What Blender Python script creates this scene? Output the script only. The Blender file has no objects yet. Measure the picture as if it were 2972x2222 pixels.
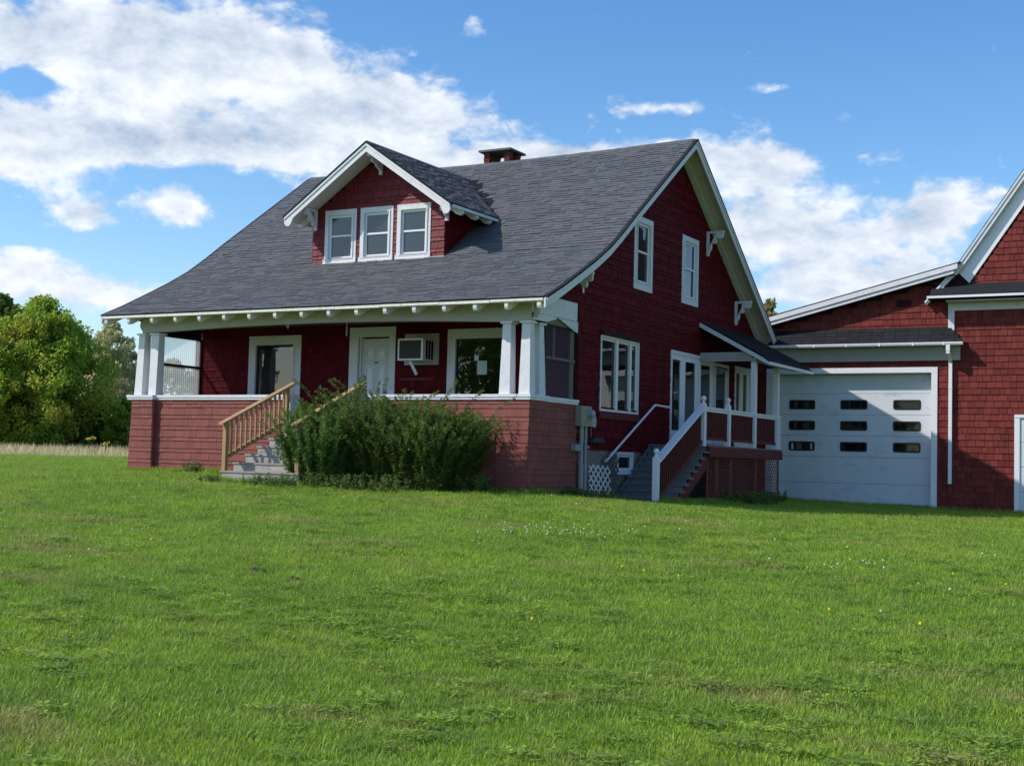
import bpy, math, random
import numpy as np
from mathutils import Vector, Matrix
R = math.radians
random.seed(7); rng = np.random.default_rng(7)
SC = bpy.context.scene; COL = SC.collection

# ------------------------------------------------------------------ camera, sky, sun, exposure
cd = bpy.data.cameras.new('camera'); cam = bpy.data.objects.new('camera', cd); COL.objects.link(cam)
cd.sensor_width = 36.0; cd.lens = 3900 / 2972 * 36; cd.clip_start = .1; cd.clip_end = 3000
CAM = Vector((12.6684, -23.2685, -1.2437))
r_, u_, f_ = Vector((0.87213914, 0.48859978, 0.02536885)), Vector((0.00670706, -0.06378658, 0.99794102)), Vector((-0.48921196, 0.87017327, 0.05890784))
m = Matrix((r_, u_, -f_)).transposed().to_4x4(); m.translation = CAM
cam.matrix_world = m; SC.camera = cam

SUN_EL, SUN_FROM = R(41.3), (-1.3, -1.0)                    # the sun stands front left of the house
SUN_STRENGTH, SKY_STRENGTH, EXPOSURE = 2.95, 0.15, 0.62
world = bpy.data.worlds.new('World'); SC.world = world; world.use_nodes = True
nt = world.node_tree; nt.nodes.clear()
def N(t, **k):
    n = nt.nodes.new(t)
    for a, b in k.items(): setattr(n, a, b)
    return n
def Lk(a, b): nt.links.new(a, b)
def M_(op, a, b=None, c=None, clamp=False):
    n = nt.nodes.new('ShaderNodeMath'); n.operation = op; n.use_clamp = clamp
    for i, v in enumerate((a, b, c)):
        if v is None: continue
        if isinstance(v, (int, float)): n.inputs[i].default_value = v
        else: nt.links.new(v, n.inputs[i])
    return n.outputs[0]
sky = N('ShaderNodeTexSky', sky_type='NISHITA', sun_disc=False, sun_elevation=SUN_EL)
sky.sun_rotation = math.atan2(SUN_FROM[0], SUN_FROM[1]); sky.air_density = 1.0; sky.dust_density = .6; sky.ozone_density = 2.2
tc = N('ShaderNodeTexCoord'); sp = N('ShaderNodeSeparateXYZ'); Lk(tc.outputs['Generated'], sp.inputs[0])
AZ = M_('MULTIPLY', M_('ARCTAN2', sp.outputs[0], sp.outputs[1]), 57.2958)
EL = M_('MULTIPLY', M_('ARCSINE', sp.outputs[2]), 57.2958)
def wnoise(scale, detail, rough, dist, off=(0, 0, 0), zs=1.9):
    mp = N('ShaderNodeMapping'); Lk(tc.outputs['Generated'], mp.inputs[0]); mp.inputs['Scale'].default_value = (1, 1, zs); mp.inputs['Location'].default_value = off
    n = N('ShaderNodeTexNoise'); Lk(mp.outputs[0], n.inputs['Vector']); n.inputs['Scale'].default_value = scale
    n.inputs['Detail'].default_value = detail; n.inputs['Roughness'].default_value = rough; n.inputs['Distortion'].default_value = dist
    return n.outputs[0]
n1 = wnoise(13, 9, .6, .15); n2 = wnoise(34, 8, .62, .5, (3, 1, 2)); n3 = wnoise(4.5, 5, .55, .1, (7, 2, 1)); n1s = wnoise(13, 9, .6, .15, (.012, .01, -.022))
CLOUDS = [(-48.5,16.4,7.5,2.1,1.35),(-39.8,16.4,4.6,1.5,1.2),(-34.2,14.5,4.0,1.0,1.3),(-42.5,13.0,5.5,1.15,1.15),(-49.4,11.9,3.4,1.3,1.25),(-49.6,14.6,1.1,.55,-.95),
 (-36.2,17.4,1.8,.5,-.5),(-41.2,15.1,1.6,.6,-.3),(-47.3,9.6,1.5,.6,1.15),(-43.4,10.1,1.25,.7,1.2),(-34.0,12.2,4.6,.85,1.0),(-28.5,12.6,2.5,.6,.9),(-49.4,7.1,1.8,.9,1.15),(-45.2,6.5,2.4,.65,1.0),(-45.8,8.5,3.0,.25,-.5),(-44,11.5,3.0,.25,-.5),
 (-31.3,18.4,.55,1.2,.42),(-22.5,15.0,2.4,.3,.6),(-19.0,15.8,1.3,.25,.45),(-19.2,15.7,1.2,.2,.25),(-24.7,12.9,4.2,.7,1.0),(-19.6,13.0,2.2,.75,1.0),(-18.9,11.1,2.3,1.3,1.0),(-16.9,9.4,2.9,1.2,1.1),(-11.9,10.4,1.9,1.3,1.15),
 (-13.1,7.8,4.0,.7,.9),(-13.6,13.0,1.0,.35,.35),(-17.8,7.2,2.9,.7,.6),(-9.0,7.6,2.2,.6,.6),(-40.0,8.0,1.4,.7,-.4),(-55,5,4,1.4,.8)]
vo = N('ShaderNodeTexVoronoi', feature='SMOOTH_F1'); mpv = N('ShaderNodeMapping'); Lk(tc.outputs['Generated'], mpv.inputs[0]); mpv.inputs['Scale'].default_value = (1, 1, 1.5)
nd_ = N('ShaderNodeTexNoise'); Lk(mpv.outputs[0], nd_.inputs['Vector']); nd_.inputs['Scale'].default_value = 26; nd_.inputs['Detail'].default_value = 5
vm_ = N('ShaderNodeVectorMath', operation='MULTIPLY_ADD'); Lk(nd_.outputs['Color'], vm_.inputs[0]); vm_.inputs[1].default_value = (.05, .05, .05); Lk(mpv.outputs[0], vm_.inputs[2]); Lk(vm_.outputs[0], vo.inputs['Vector'])
vo.inputs['Scale'].default_value = 22; vo.inputs['Smoothness'].default_value = .6; vo.inputs['Detail'].default_value = 3; vo.inputs['Roughness'].default_value = .55
BIL = M_('SUBTRACT', .42, vo.outputs['Distance'])
dens = None
for az, el, sa, se, w in CLOUDS:
    a = M_('DIVIDE', M_('SUBTRACT', AZ, az), sa); b = M_('DIVIDE', M_('SUBTRACT', EL, el), se)
    e = M_('EXPONENT', M_('MULTIPLY', M_('ADD', M_('MULTIPLY', a, a), M_('MULTIPLY', b, b)), -.7))
    dens = M_('MULTIPLY', e, w) if dens is None else M_('MULTIPLY_ADD', e, w, dens)
# away from the view the same broken cumulus goes on
da = M_('ABSOLUTE', M_('ADD', AZ, 29.0))
away = M_('MAXIMUM', M_('SMOOTH_MIN', M_('MULTIPLY', M_('SUBTRACT', da, 24), .08, clamp=True), 1.0, .01), M_('MULTIPLY', M_('SUBTRACT', EL, 20), .08, clamp=True))
gen = M_('MULTIPLY', M_('MULTIPLY', M_('SUBTRACT', n3, .47), 4.5, clamp=True), away)
dens = M_('ADD', dens, gen)
nn = M_('ADD', M_('ADD', M_('MULTIPLY', M_('SUBTRACT', n1, .5), 1.5), M_('MULTIPLY', BIL, .75)), M_('MULTIPLY', M_('SUBTRACT', n2, .5), 1.0))
D0 = M_('ADD', M_('MINIMUM', dens, 1.45), nn)
def sstep(x, a, b):
    n = N('ShaderNodeMapRange', interpolation_type='SMOOTHSTEP'); Lk(x, n.inputs[0]); n.inputs[1].default_value = a; n.inputs[2].default_value = b
    return n.outputs[0]
alpha = sstep(D0, -.04, .62)
relief = M_('MULTIPLY', M_('SUBTRACT', n1s, n1), 2.6)
thick = sstep(M_('ADD', M_('SUBTRACT', D0, M_('MULTIPLY', M_('SUBTRACT', n1, .5), 1.2)), M_('MULTIPLY', M_('SUBTRACT', n3, .5), 1.0)), .6, 1.6)
lit = M_('ADD', M_('SUBTRACT', M_('SUBTRACT', .98, M_('MULTIPLY', thick, .55)), relief), M_('MULTIPLY', BIL, .5), clamp=True)
cmix = N('ShaderNodeMix', data_type='RGBA'); Lk(lit, cmix.inputs[0])
k = 1 / SKY_STRENGTH
cmix.inputs[6].default_value = (.30 * k, .37 * k, .48 * k, 1); cmix.inputs[7].default_value = (.64 * k, .67 * k, .71 * k, 1)
hs = N('ShaderNodeHueSaturation'); Lk(sky.outputs[0], hs.inputs['Color']); hs.inputs['Hue'].default_value = .503; hs.inputs['Saturation'].default_value = 1.3; hs.inputs['Value'].default_value = .80
smix = N('ShaderNodeMix', data_type='RGBA'); Lk(M_('MULTIPLY', alpha, .97), smix.inputs[0]); Lk(hs.outputs[0], smix.inputs[6]); Lk(cmix.outputs[2], smix.inputs[7])
bg = N('ShaderNodeBackground'); bg.inputs[1].default_value = SKY_STRENGTH; Lk(smix.outputs[2], bg.inputs[0])
wo = N('ShaderNodeOutputWorld'); Lk(bg.outputs[0], wo.inputs[0])

world.cycles.sampling_method = 'MANUAL'; world.cycles.sample_map_resolution = 512
sd = bpy.data.lights.new('sun', 'SUN'); sun = bpy.data.objects.new('sun', sd); COL.objects.link(sun)
sd.energy = SUN_STRENGTH; sd.angle = R(.6); sd.color = (1, .93, .82)
hz = math.cos(SUN_EL) / math.hypot(*SUN_FROM)
sun.rotation_euler = Vector((SUN_FROM[0] * hz, SUN_FROM[1] * hz, math.sin(SUN_EL))).to_track_quat('Z', 'Y').to_euler()
sun.location = (-30, -25, 40)
SC.view_settings.view_transform = 'Standard'; SC.view_settings.look = 'None'; SC.view_settings.exposure = EXPOSURE; SC.view_settings.gamma = 1
SC.view_settings.use_curve_mapping = False
SC.render.engine = 'CYCLES'; SC.cycles.max_bounces = 5; SC.cycles.transparent_max_bounces = 24

# ------------------------------------------------------------------ materials
def mat(name, col, rough=.7, spec=.35, var=.12, vscale=3, streak=None, rnd=0, bump=0, bscale=60, dirt=None, metal=0, dscale=1.3, damt=.5, trans=0, hue=None):
    """base colour with procedural grain; rnd: spread from the per-piece attribute; dirt: (colour) blotches"""
    m = bpy.data.materials.new(name); m.use_nodes = True; t = m.node_tree; n = t.nodes; l = t.links; b = n['Principled BSDF']
    b.inputs['Roughness'].default_value = rough; b.inputs['Specular IOR Level'].default_value = spec; b.inputs['Metallic'].default_value = metal
    g = n.new('ShaderNodeNewGeometry'); mp = n.new('ShaderNodeMapping'); l.new(g.outputs['Position'], mp.inputs[0])
    if streak: mp.inputs['Scale'].default_value = streak
    t1 = n.new('ShaderNodeTexNoise'); l.new(mp.outputs[0], t1.inputs['Vector']); t1.inputs['Scale'].default_value = vscale; t1.inputs['Detail'].default_value = 6; t1.inputs['Roughness'].default_value = .62
    f = n.new('ShaderNodeMapRange'); l.new(t1.outputs[0], f.inputs[0]); f.inputs[1].default_value = .25; f.inputs[2].default_value = .75; f.inputs[3].default_value = 1 - var; f.inputs[4].default_value = 1 + var
    fac = f.outputs[0]
    cin = None
    if rnd:
        a = n.new('ShaderNodeAttribute'); a.attribute_name = 'rnd'
        q = n.new('ShaderNodeMapRange'); l.new(a.outputs['Fac'], q.inputs[0]); q.inputs[3].default_value = 1 - rnd; q.inputs[4].default_value = 1 + rnd
        mu = n.new('ShaderNodeMath'); mu.operation = 'MULTIPLY'; l.new(fac, mu.inputs[0]); l.new(q.outputs[0], mu.inputs[1]); fac = mu.outputs[0]
        if hue:
            hm = n.new('ShaderNodeMix'); hm.data_type = 'RGBA'; hm.inputs[6].default_value = (*col, 1); hm.inputs[7].default_value = (*hue, 1)
            t3 = n.new('ShaderNodeTexNoise'); l.new(g.outputs['Position'], t3.inputs['Vector']); t3.inputs['Scale'].default_value = 1.1; t3.inputs['Detail'].default_value = 3
            ad = n.new('ShaderNodeMath'); ad.operation = 'MULTIPLY_ADD'; l.new(a.outputs['Fac'], ad.inputs[0]); ad.inputs[1].default_value = .35; l.new(t3.outputs[0], ad.inputs[2])
            st = n.new('ShaderNodeMapRange'); l.new(ad.outputs[0], st.inputs[0]); st.inputs[1].default_value = .45; st.inputs[2].default_value = .95
            l.new(st.outputs[0], hm.inputs[0]); cin = hm.outputs[2]
    vm = n.new('ShaderNodeVectorMath'); vm.operation = 'SCALE'
    if cin: l.new(cin, vm.inputs[0])
    else: vm.inputs[0].default_value = col
    l.new(fac, vm.inputs['Scale'])
    out = vm.outputs[0]
    if dirt:
        t2 = n.new('ShaderNodeTexNoise'); l.new(mp.outputs[0], t2.inputs['Vector']); t2.inputs['Scale'].default_value = dscale; t2.inputs['Detail'].default_value = 8; t2.inputs['Roughness'].default_value = .68
        r = n.new('ShaderNodeMapRange'); l.new(t2.outputs[0], r.inputs[0]); r.inputs[1].default_value = .55; r.inputs[2].default_value = .72; r.inputs[4].default_value = damt
        mx = n.new('ShaderNodeMix'); mx.data_type = 'RGBA'; l.new(r.outputs[0], mx.inputs[0]); l.new(out, mx.inputs[6]); mx.inputs[7].default_value = (*dirt, 1); out = mx.outputs[2]
    l.new(out, b.inputs['Base Color'])
    if bump:
        tb = n.new('ShaderNodeTexNoise'); l.new(mp.outputs[0], tb.inputs['Vector']); tb.inputs['Scale'].default_value = bscale; tb.inputs['Detail'].default_value = 4
        bp = n.new('ShaderNodeBump'); bp.inputs['Strength'].default_value = bump; bp.inputs['Distance'].default_value = .01; l.new(tb.outputs[0], bp.inputs['Height']); l.new(bp.outputs[0], b.inputs['Normal'])
    if trans:
        tr = n.new('ShaderNodeBsdfTranslucent'); l.new(out, tr.inputs[0]); ms = n.new('ShaderNodeMixShader'); ms.inputs[0].default_value = trans
        l.new(b.outputs[0], ms.inputs[1]); l.new(tr.outputs[0], ms.inputs[2]); l.new(ms.outputs[0], n['Material Output'].inputs[0])
    return m
white = mat('white_paint', (.66, .67, .72), .5, .4, .05, 4, dirt=(.38, .36, .33), damt=.5, dscale=7, bump=.1)
white2 = mat('bright_white_vinyl', (.75, .76, .81), .4, .4, .03, 4)
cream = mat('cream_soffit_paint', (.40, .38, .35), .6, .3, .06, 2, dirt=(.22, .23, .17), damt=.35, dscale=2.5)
peel = mat('peeling_white_paint', (.70, .70, .64), .6, .3, .1, 9, dirt=(.25, .20, .14), damt=.9, dscale=12)
reds = mat('red_shingle_paint', (.096, .0050, .009), .75, .12, .18, 5, streak=(1, 1, .25), rnd=.2, bump=.35, bscale=90, dirt=(.06, .010, .012), damt=.5, dscale=4)
redp = mat('faded_red_shingle_paint', (.215, .070, .062), .75, .2, .10, 5, streak=(1, 1, .2), rnd=.11, bump=.35, bscale=90, dirt=(.165, .05, .045), damt=.4, dscale=4)
redb = mat('barn_red_shingle_stain', (.158, .030, .026), .8, .2, .22, 6, streak=(1, 1, .3), rnd=.22, bump=.45, bscale=70, dirt=(.12, .024, .02), damt=.5, dscale=3)
redd = mat('red_joint', (.040, .006, .007), .8, .2, .1, 5)
redw = mat('red_painted_wood', (.10, .015, .015), .6, .35, .12, 5, streak=(1, 1, .3))
roofm = mat('grey_asphalt_shingle', (.090, .103, .120), .9, .2, .12, 30, rnd=.13, bump=.4, bscale=220, hue=(.100, .102, .113))
roofu = mat('asphalt_underlay', (.015, .016, .02), .95, .1, .1, 30)
roofb = mat('black_asphalt_shingle', (.017, .019, .024), .9, .2, .2, 20, rnd=.2, bump=.4, bscale=200)
tanw = mat('new_pine_lumber', (.36, .235, .120), .6, .3, .14, 6, streak=(1, 1, .4), dirt=(.34, .2, .09), damt=.5, dscale=5)
weath = mat('weathered_painted_wood', (.33, .33, .33), .8, .2, .2, 7, streak=(.35, 1, 1.6), dirt=(.12, .11, .10), damt=.9, dscale=6, bump=.3)
weatht = mat('worn_tread_wood', (.33, .27, .21), .75, .25, .15, 7, streak=(.35, 1, 1.6), dirt=(.30, .29, .28), damt=.8, dscale=4)
grey = mat('grey_deck_paint', (.15, .17, .19), .6, .35, .1, 6, dirt=(.09, .1, .11), damt=.5, dscale=5)
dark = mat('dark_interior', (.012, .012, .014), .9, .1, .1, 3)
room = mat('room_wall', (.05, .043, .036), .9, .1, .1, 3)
black = mat('black_frame', (.012, .012, .013), .5, .4, .1, 3)
soffw = mat('soffit_board_paint', (.62, .57, .55), .6, .3, .06, 2, dirt=(.33, .33, .27), damt=.4, dscale=2.5)
concrete = mat('old_concrete', (.22, .20, .17), .9, .2, .2, 5, dirt=(.09, .08, .07), damt=.6, dscale=4, bump=.3)
conw = mat('parged_foundation', (.34, .33, .29), .9, .2, .15, 5, dirt=(.12, .11, .1), damt=.6, dscale=4)
brick = mat('chimney_brick', (.12, .038, .03), .9, .2, .3, 14, dirt=(.06, .03, .025), damt=.6, dscale=9, bump=.5)
slate = mat('slate_cap', (.10, .11, .12), .8, .3, .15, 8)
gdoor = mat('grey_white_steel_door', (.60, .65, .69), .55, .2, .04, 2, streak=(1, 1, 2), dirt=(.34, .39, .44), damt=.55, dscale=1.6)
galv = mat('grey_pvc_conduit', (.26, .28, .30), .5, .4, .06, 8)
meterm = mat('meter_box_paint', (.26, .26, .20), .5, .4, .08, 6)
ply = mat('raw_plywood', (.19, .155, .11), .8, .2, .2, 6, streak=(1, .3, 1.5), dirt=(.07, .06, .05), damt=.7, dscale=6)
curt = mat('pale_curtain', (.55, .55, .50), .8, .1, .1, 3); curto = mat('orange_curtain', (.33, .10, .03), .8, .1, .15, 3)
paper = mat('note_paper', (.5, .6, .58), .8, .2, .03, 3); papw = mat('white_paper', (.68, .70, .70), .8, .2, .03, 3)
acg = mat('louvre_grey', (.035, .045, .048), .6, .3, .1, 6)
bark = mat('tree_bark', (.055, .045, .036), .95, .1, .25, 8, streak=(1, 1, .3))
birchb = mat('birch_bark', (.30, .28, .25), .9, .1, .3, 6, streak=(1, 1, 3))
def glass(name, tint, refl=1.0, rough=.01, ior=1.55, opac=.0, body=(.02, .022, .025)):
    m = bpy.data.materials.new(name); m.use_nodes = True; t = m.node_tree; n = t.nodes; l = t.links; n.remove(n['Principled BSDF'])
    tr = n.new('ShaderNodeBsdfTransparent'); tr.inputs[0].default_value = (*tint, 1)
    gl = n.new('ShaderNodeBsdfGlossy'); gl.inputs['Roughness'].default_value = rough; gl.inputs[0].default_value = (refl, refl, refl, 1)
    fr = n.new('ShaderNodeFresnel'); fr.inputs[0].default_value = ior
    ge = n.new('ShaderNodeNewGeometry'); no = n.new('ShaderNodeTexNoise'); l.new(ge.outputs['Position'], no.inputs['Vector']); no.inputs['Scale'].default_value = 1.6
    bp = n.new('ShaderNodeBump'); bp.inputs['Strength'].default_value = .06; bp.inputs['Distance'].default_value = .05; l.new(no.outputs[0], bp.inputs['Height']); l.new(bp.outputs[0], gl.inputs['Normal'])
    df = n.new('ShaderNodeBsdfDiffuse'); df.inputs[0].default_value = (*body, 1)
    m1 = n.new('ShaderNodeMixShader'); m1.inputs[0].default_value = opac; l.new(tr.outputs[0], m1.inputs[1]); l.new(df.outputs[0], m1.inputs[2])
    m2 = n.new('ShaderNodeMixShader'); l.new(fr.outputs[0], m2.inputs[0]); l.new(m1.outputs[0], m2.inputs[1]); l.new(gl.outputs[0], m2.inputs[2])
    l.new(m2.outputs[0], n['Material Output'].inputs[0]); return m
pane_m = glass('window_glass', (.55, .6, .6), .95, .015, 1.75, .25)
pane_s = glass('insect_screen_glass', (.35, .4, .42), .75, .12, 1.75, .5, (.06, .07, .075))
def corr(name, tint, body, tr):
    m = bpy.data.materials.new(name); m.use_nodes = True; t = m.node_tree; n = t.nodes; l = t.links; b = n['Principled BSDF']
    b.inputs['Base Color'].default_value = (*body, 1); b.inputs['Roughness'].default_value = .35
    a = n.new('ShaderNodeBsdfTransparent'); a.inputs[0].default_value = (*tint, 1); q = n.new('ShaderNodeMixShader'); q.inputs[0].default_value = tr
    l.new(b.outputs[0], q.inputs[1]); l.new(a.outputs[0], q.inputs[2]); l.new(q.outputs[0], n['Material Output'].inputs[0])
    tl = n.new('ShaderNodeBsdfTranslucent'); tl.inputs[0].default_value = (*[min(1, c * 1.5) for c in body], 1); q2 = n.new('ShaderNodeMixShader'); q2.inputs[0].default_value = .6; l.new(b.outputs[0], q2.inputs[1]); l.new(tl.outputs[0], q2.inputs[2]); l.new(q2.outputs[0], q.inputs[1]); return m
corrL = corr('clear_corrugated_plastic', (.93, .94, .98), (.55, .56, .60), .50)
corrR = corr('smoky_corrugated_plastic', (.62, .52, .68), (.13, .10, .16), .55)

# ------------------------------------------------------------------ terrain
CP = np.array([(-10.6,0,-1.70),(-8,0,-1.67),(-6,-2.1,-1.80),(-4,-2.1,-1.84),(0,0,-1.87),(1.5,3,-2.03),(0.2,4,-2.03),(1.5,11,-2.08),(1,13.7,-2.17),(5,13.7,-2.24),(7,13.7,-2.28),(12.7,-23.3,-2.85),(9.2,-17,-2.85),(5,-8,-2.4),(-5,-9,-2.2),(10,-5,-2.45),(10,5,-2.38),(14,13,-2.45),
(-32,17,-1.53),(-47,30,-1.46),(-60,42,-1.45),(-20,-5,-1.95),(-11,13,-1.65),(-5,25,-1.8),(20,0,-2.6),(25,20,-2.6),(0,-22,-2.6),(25,-25,-3.0)])
nC = len(CP); dd = np.hypot(CP[:, None, 0] - CP[None, :, 0], CP[:, None, 1] - CP[None, :, 1])
MM = np.zeros((nC + 3, nC + 3)); MM[:nC, :nC] = np.sqrt(dd ** 2 + 1) - 1; MM[:nC, nC] = 1; MM[nC, :nC] = 1; MM[:nC, nC + 1:] = CP[:, :2]; MM[nC + 1:, :nC] = CP[:, :2].T
WT = np.linalg.solve(MM, np.r_[CP[:, 2], 0, 0, 0])
def T(x, y):
    x = np.asarray(x, float); y = np.asarray(y, float)
    rr = np.hypot(x, y); s = np.minimum(1, 70 / np.maximum(rr, 1e-6)); xc, yc = x * s, y * s
    d = np.sqrt((xc[..., None] - CP[:, 0]) ** 2 + (yc[..., None] - CP[:, 1]) ** 2 + 1) - 1
    z = d @ WT[:nC] + WT[nC] + WT[nC + 1] * xc + WT[nC + 2] * yc
    return z + .012 * np.sin(x * 1.7 + y * .6) * np.sin(y * 1.3 - x * .4)
def Tz(x, y): return float(T(x, y))

# ------------------------------------------------------------------ building helpers
class Fr:
    def __init__(s, O=(0, 0, 0), u=(1, 0, 0), n=(0, -1, 0), v=(0, 0, 1)):
        s.O, s.u, s.n, s.v = Vector(O), Vector(u).normalized(), Vector(n).normalized(), Vector(v).normalized()
        s.flip = s.u.cross(s.v).dot(s.n) < 0
    def p(s, u, v, n): return s.O + s.u * u + s.v * v + s.n * n
class MB:
    def __init__(s): s.v = []; s.f = []; s.mi = []; s.a = []
    def add(s, vs, fs, mi=0, a=.5):
        o = len(s.v); s.v += [tuple(q) for q in vs]; s.f += [tuple(i + o for i in f) for f in fs]; s.mi += [mi] * len(fs); s.a += [a] * len(fs); return s
    def box(s, F, u0, u1, v0, v1, n0, n1, mi=0, a=.5, taper=None):
        if F is None: F = WF; u0, u1, v0, v1, n0, n1 = u0, u1, v0, v1, n0, n1
        t = taper if taper is not None else (n0, n1)           # (inner, outer) at the top edge
        P = [F.p(u0, v0, n0), F.p(u1, v0, n0), F.p(u1, v0, n1), F.p(u0, v0, n1), F.p(u0, v1, t[0]), F.p(u1, v1, t[0]), F.p(u1, v1, t[1]), F.p(u0, v1, t[1])]
        fs = [(0, 3, 2, 1), (4, 5, 6, 7), (3, 7, 6, 2), (0, 1, 5, 4), (0, 4, 7, 3), (1, 2, 6, 5)]
        fs = [(3, 2, 1, 0)[::-1], (4, 5, 6, 7), (3, 7, 6, 2), (0, 1, 5, 4), (0, 4, 7, 3), (1, 2, 6, 5)]
        if not F.flip: fs = [f[::-1] for f in fs]
        return s.add(P, fs, mi, a)
    def wb(s, x0, x1, y0, y1, z0, z1, mi=0, a=.5):               # world axis box
        return s.box(WF, x0, x1, z0, z1, -y1, -y0, mi, a)
    def prism(s, F, poly, n0, n1, mi=0, a=.5):                   # poly in (u,v), thickness n0..n1
        k = len(poly); P = [F.p(u, v, n0) for u, v in poly] + [F.p(u, v, n1) for u, v in poly]
        area = sum(poly[i][0] * poly[(i + 1) % k][1] - poly[(i + 1) % k][0] * poly[i][1] for i in range(k))
        fs = [tuple(range(k))[::-1], tuple(range(k, 2 * k))] + [(i, (i + 1) % k, (i + 1) % k + k, i + k) for i in range(k)]
        if (area < 0) != F.flip: fs = [f[::-1] for f in fs]
        return s.add(P, fs, mi, a)
    def tube(s, pts, rad, k=8, mi=0, a=.5, cap=True):
        pts = [Vector(p) for p in pts]; rad = rad if hasattr(rad, '__len__') else [rad] * len(pts); o = len(s.v); rings = []
        for i, p in enumerate(pts):
            d = (pts[min(i + 1, len(pts) - 1)] - pts[max(i - 1, 0)]).normalized(); x = d.cross(Vector((0, 0, 1)) if abs(d.z) < .95 else Vector((1, 0, 0))).normalized(); y = d.cross(x)
            rings += [p + (x * math.cos(2 * math.pi * j / k) + y * math.sin(2 * math.pi * j / k)) * rad[i] for j in range(k)]
        fs = [(i * k + j, i * k + (j + 1) % k, (i + 1) * k + (j + 1) % k, (i + 1) * k + j) for i in range(len(pts) - 1) for j in range(k)]
        if cap: fs += [tuple(range(k))[::-1], tuple(range((len(pts) - 1) * k, len(pts) * k))]
        return s.add(rings, [f[::-1] for f in fs], mi, a)
    def ball(s, c, r, k=10, mi=0):
        c = Vector(c); P = []; fs = []
        for i in range(k // 2 + 1):
            th = math.pi * i / (k // 2)
            P += [c + Vector((math.sin(th) * math.cos(2 * math.pi * j / k), math.sin(th) * math.sin(2 * math.pi * j / k), math.cos(th))) * r for j in range(k)]
        for i in range(k // 2):
            fs += [(i * k + j, (i + 1) * k + j, (i + 1) * k + (j + 1) % k, i * k + (j + 1) % k) for j in range(k)]
        return s.add(P, fs, mi)
    def build(s, name, mats, parent=None, kind=None, label=None, smooth=False, fn=None):
        off = Vector((0, 0, 0)); q = parent
        while q is not None: off += q.location; q = q.parent
        vs = s.v if fn is None else [fn(p) for p in s.v]
        me = bpy.data.meshes.new(name); me.from_pydata([(x - off.x, y - off.y, z - off.z) for x, y, z in vs], [], s.f)
        for m in (mats if isinstance(mats, (list, tuple)) else [mats]): me.materials.append(m)
        if any(s.mi): me.polygons.foreach_set('material_index', s.mi)
        at = me.attributes.new('rnd', 'FLOAT', 'FACE'); at.data.foreach_set('value', s.a)
        if smooth: me.polygons.foreach_set('use_smooth', [True] * len(s.f))
        me.update(); o = bpy.data.objects.new(name, me); COL.objects.link(o)
        if parent is not None: o.parent = parent
        if kind: o['kind'] = kind
        if label: o['label'] = label
        return o
WF = Fr()                                                      # u = X, v = Z, n = -Y
FX = Fr(u=(0, 1, 0), n=(1, 0, 0))                              # planes facing +X: u = Y
def thing(name, loc, label, cat, group=None):
    o = bpy.data.objects.new(name, None); COL.objects.link(o); o.location = loc; o.empty_display_size = .2
    o['label'] = label; o['category'] = cat
    if group: o['group'] = group
    return o
def tag(o, label, cat, group=None):
    o['label'] = label; o['category'] = cat
    if group: o['group'] = group
    return o
def world_loc(p):
    off = Vector((0, 0, 0))
    while p is not None: off += p.location; p = p.parent
    return off
# unit shingle meshes, shared by all single shingles
UNIT = {}
def unit(matl, a, th_top):
    key = (matl.name, round(a, 1), th_top)
    if key not in UNIT:
        b = MB(); b.box(Fr(), 0, 1, 0, 1, 0, 1, 0, a, taper=(0, th_top)); me = bpy.data.meshes.new('shingle'); me.from_pydata(b.v, [], b.f); me.materials.append(matl)
        at = me.attributes.new('rnd', 'FLOAT', 'FACE'); at.data.foreach_set('value', b.a); me.update(); UNIT[key] = me
    return UNIT[key]
class Shingles:
    """collects pieces; the largest in view become objects, the rest one part"""
    def __init__(s): s.l = []
    def add(s, F, u0, u1, v0, v1, n0, th, tt, a, matl, parent, w=1.0):
        c = F.p((u0 + u1) / 2, (v0 + v1) / 2, 0); d = CAM - c; key = (u1 - u0) * (v1 - v0) * max(d.normalized().dot(F.n), 0) / d.length_squared * w
        s.l.append((key, F, u0, u1, v0, v1, n0, th, tt, a, matl, parent))
    def emit(s, name, restname, limit, fn=None, only=None):
        s.l.sort(key=lambda q: -q[0]); rest = {}
        for i, (key, F, u0, u1, v0, v1, n0, th, tt, a, matl, parent) in enumerate(s.l):
            if i < limit:
                me = unit(matl, a, tt); o = bpy.data.objects.new(name, me); COL.objects.link(o); o.parent = parent
                p = F.p(u0, v0, n0); c = Vector(fn(p)) if fn and (only is None or parent == only) else p
                # unit mesh axes: x = u, z = v, -y = n
                rot = Matrix((F.u, -F.n, F.v)).transposed().to_4x4()
                mm = Matrix.Translation(c - world_loc(parent)) @ rot @ Matrix.Diagonal((u1 - u0, th, v1 - v0, 1)); o.matrix_local = mm
            else: rest.setdefault((matl.name, parent.name), (matl, parent, MB()))[2].box(F, u0, u1, v0, v1, n0, n0 + th, 0, a, taper=(n0, n0 + th * tt))
        for matl, parent, b in rest.values(): b.build(restname, matl, parent, kind='stuff', fn=fn if only is None or parent == only else None)

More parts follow.
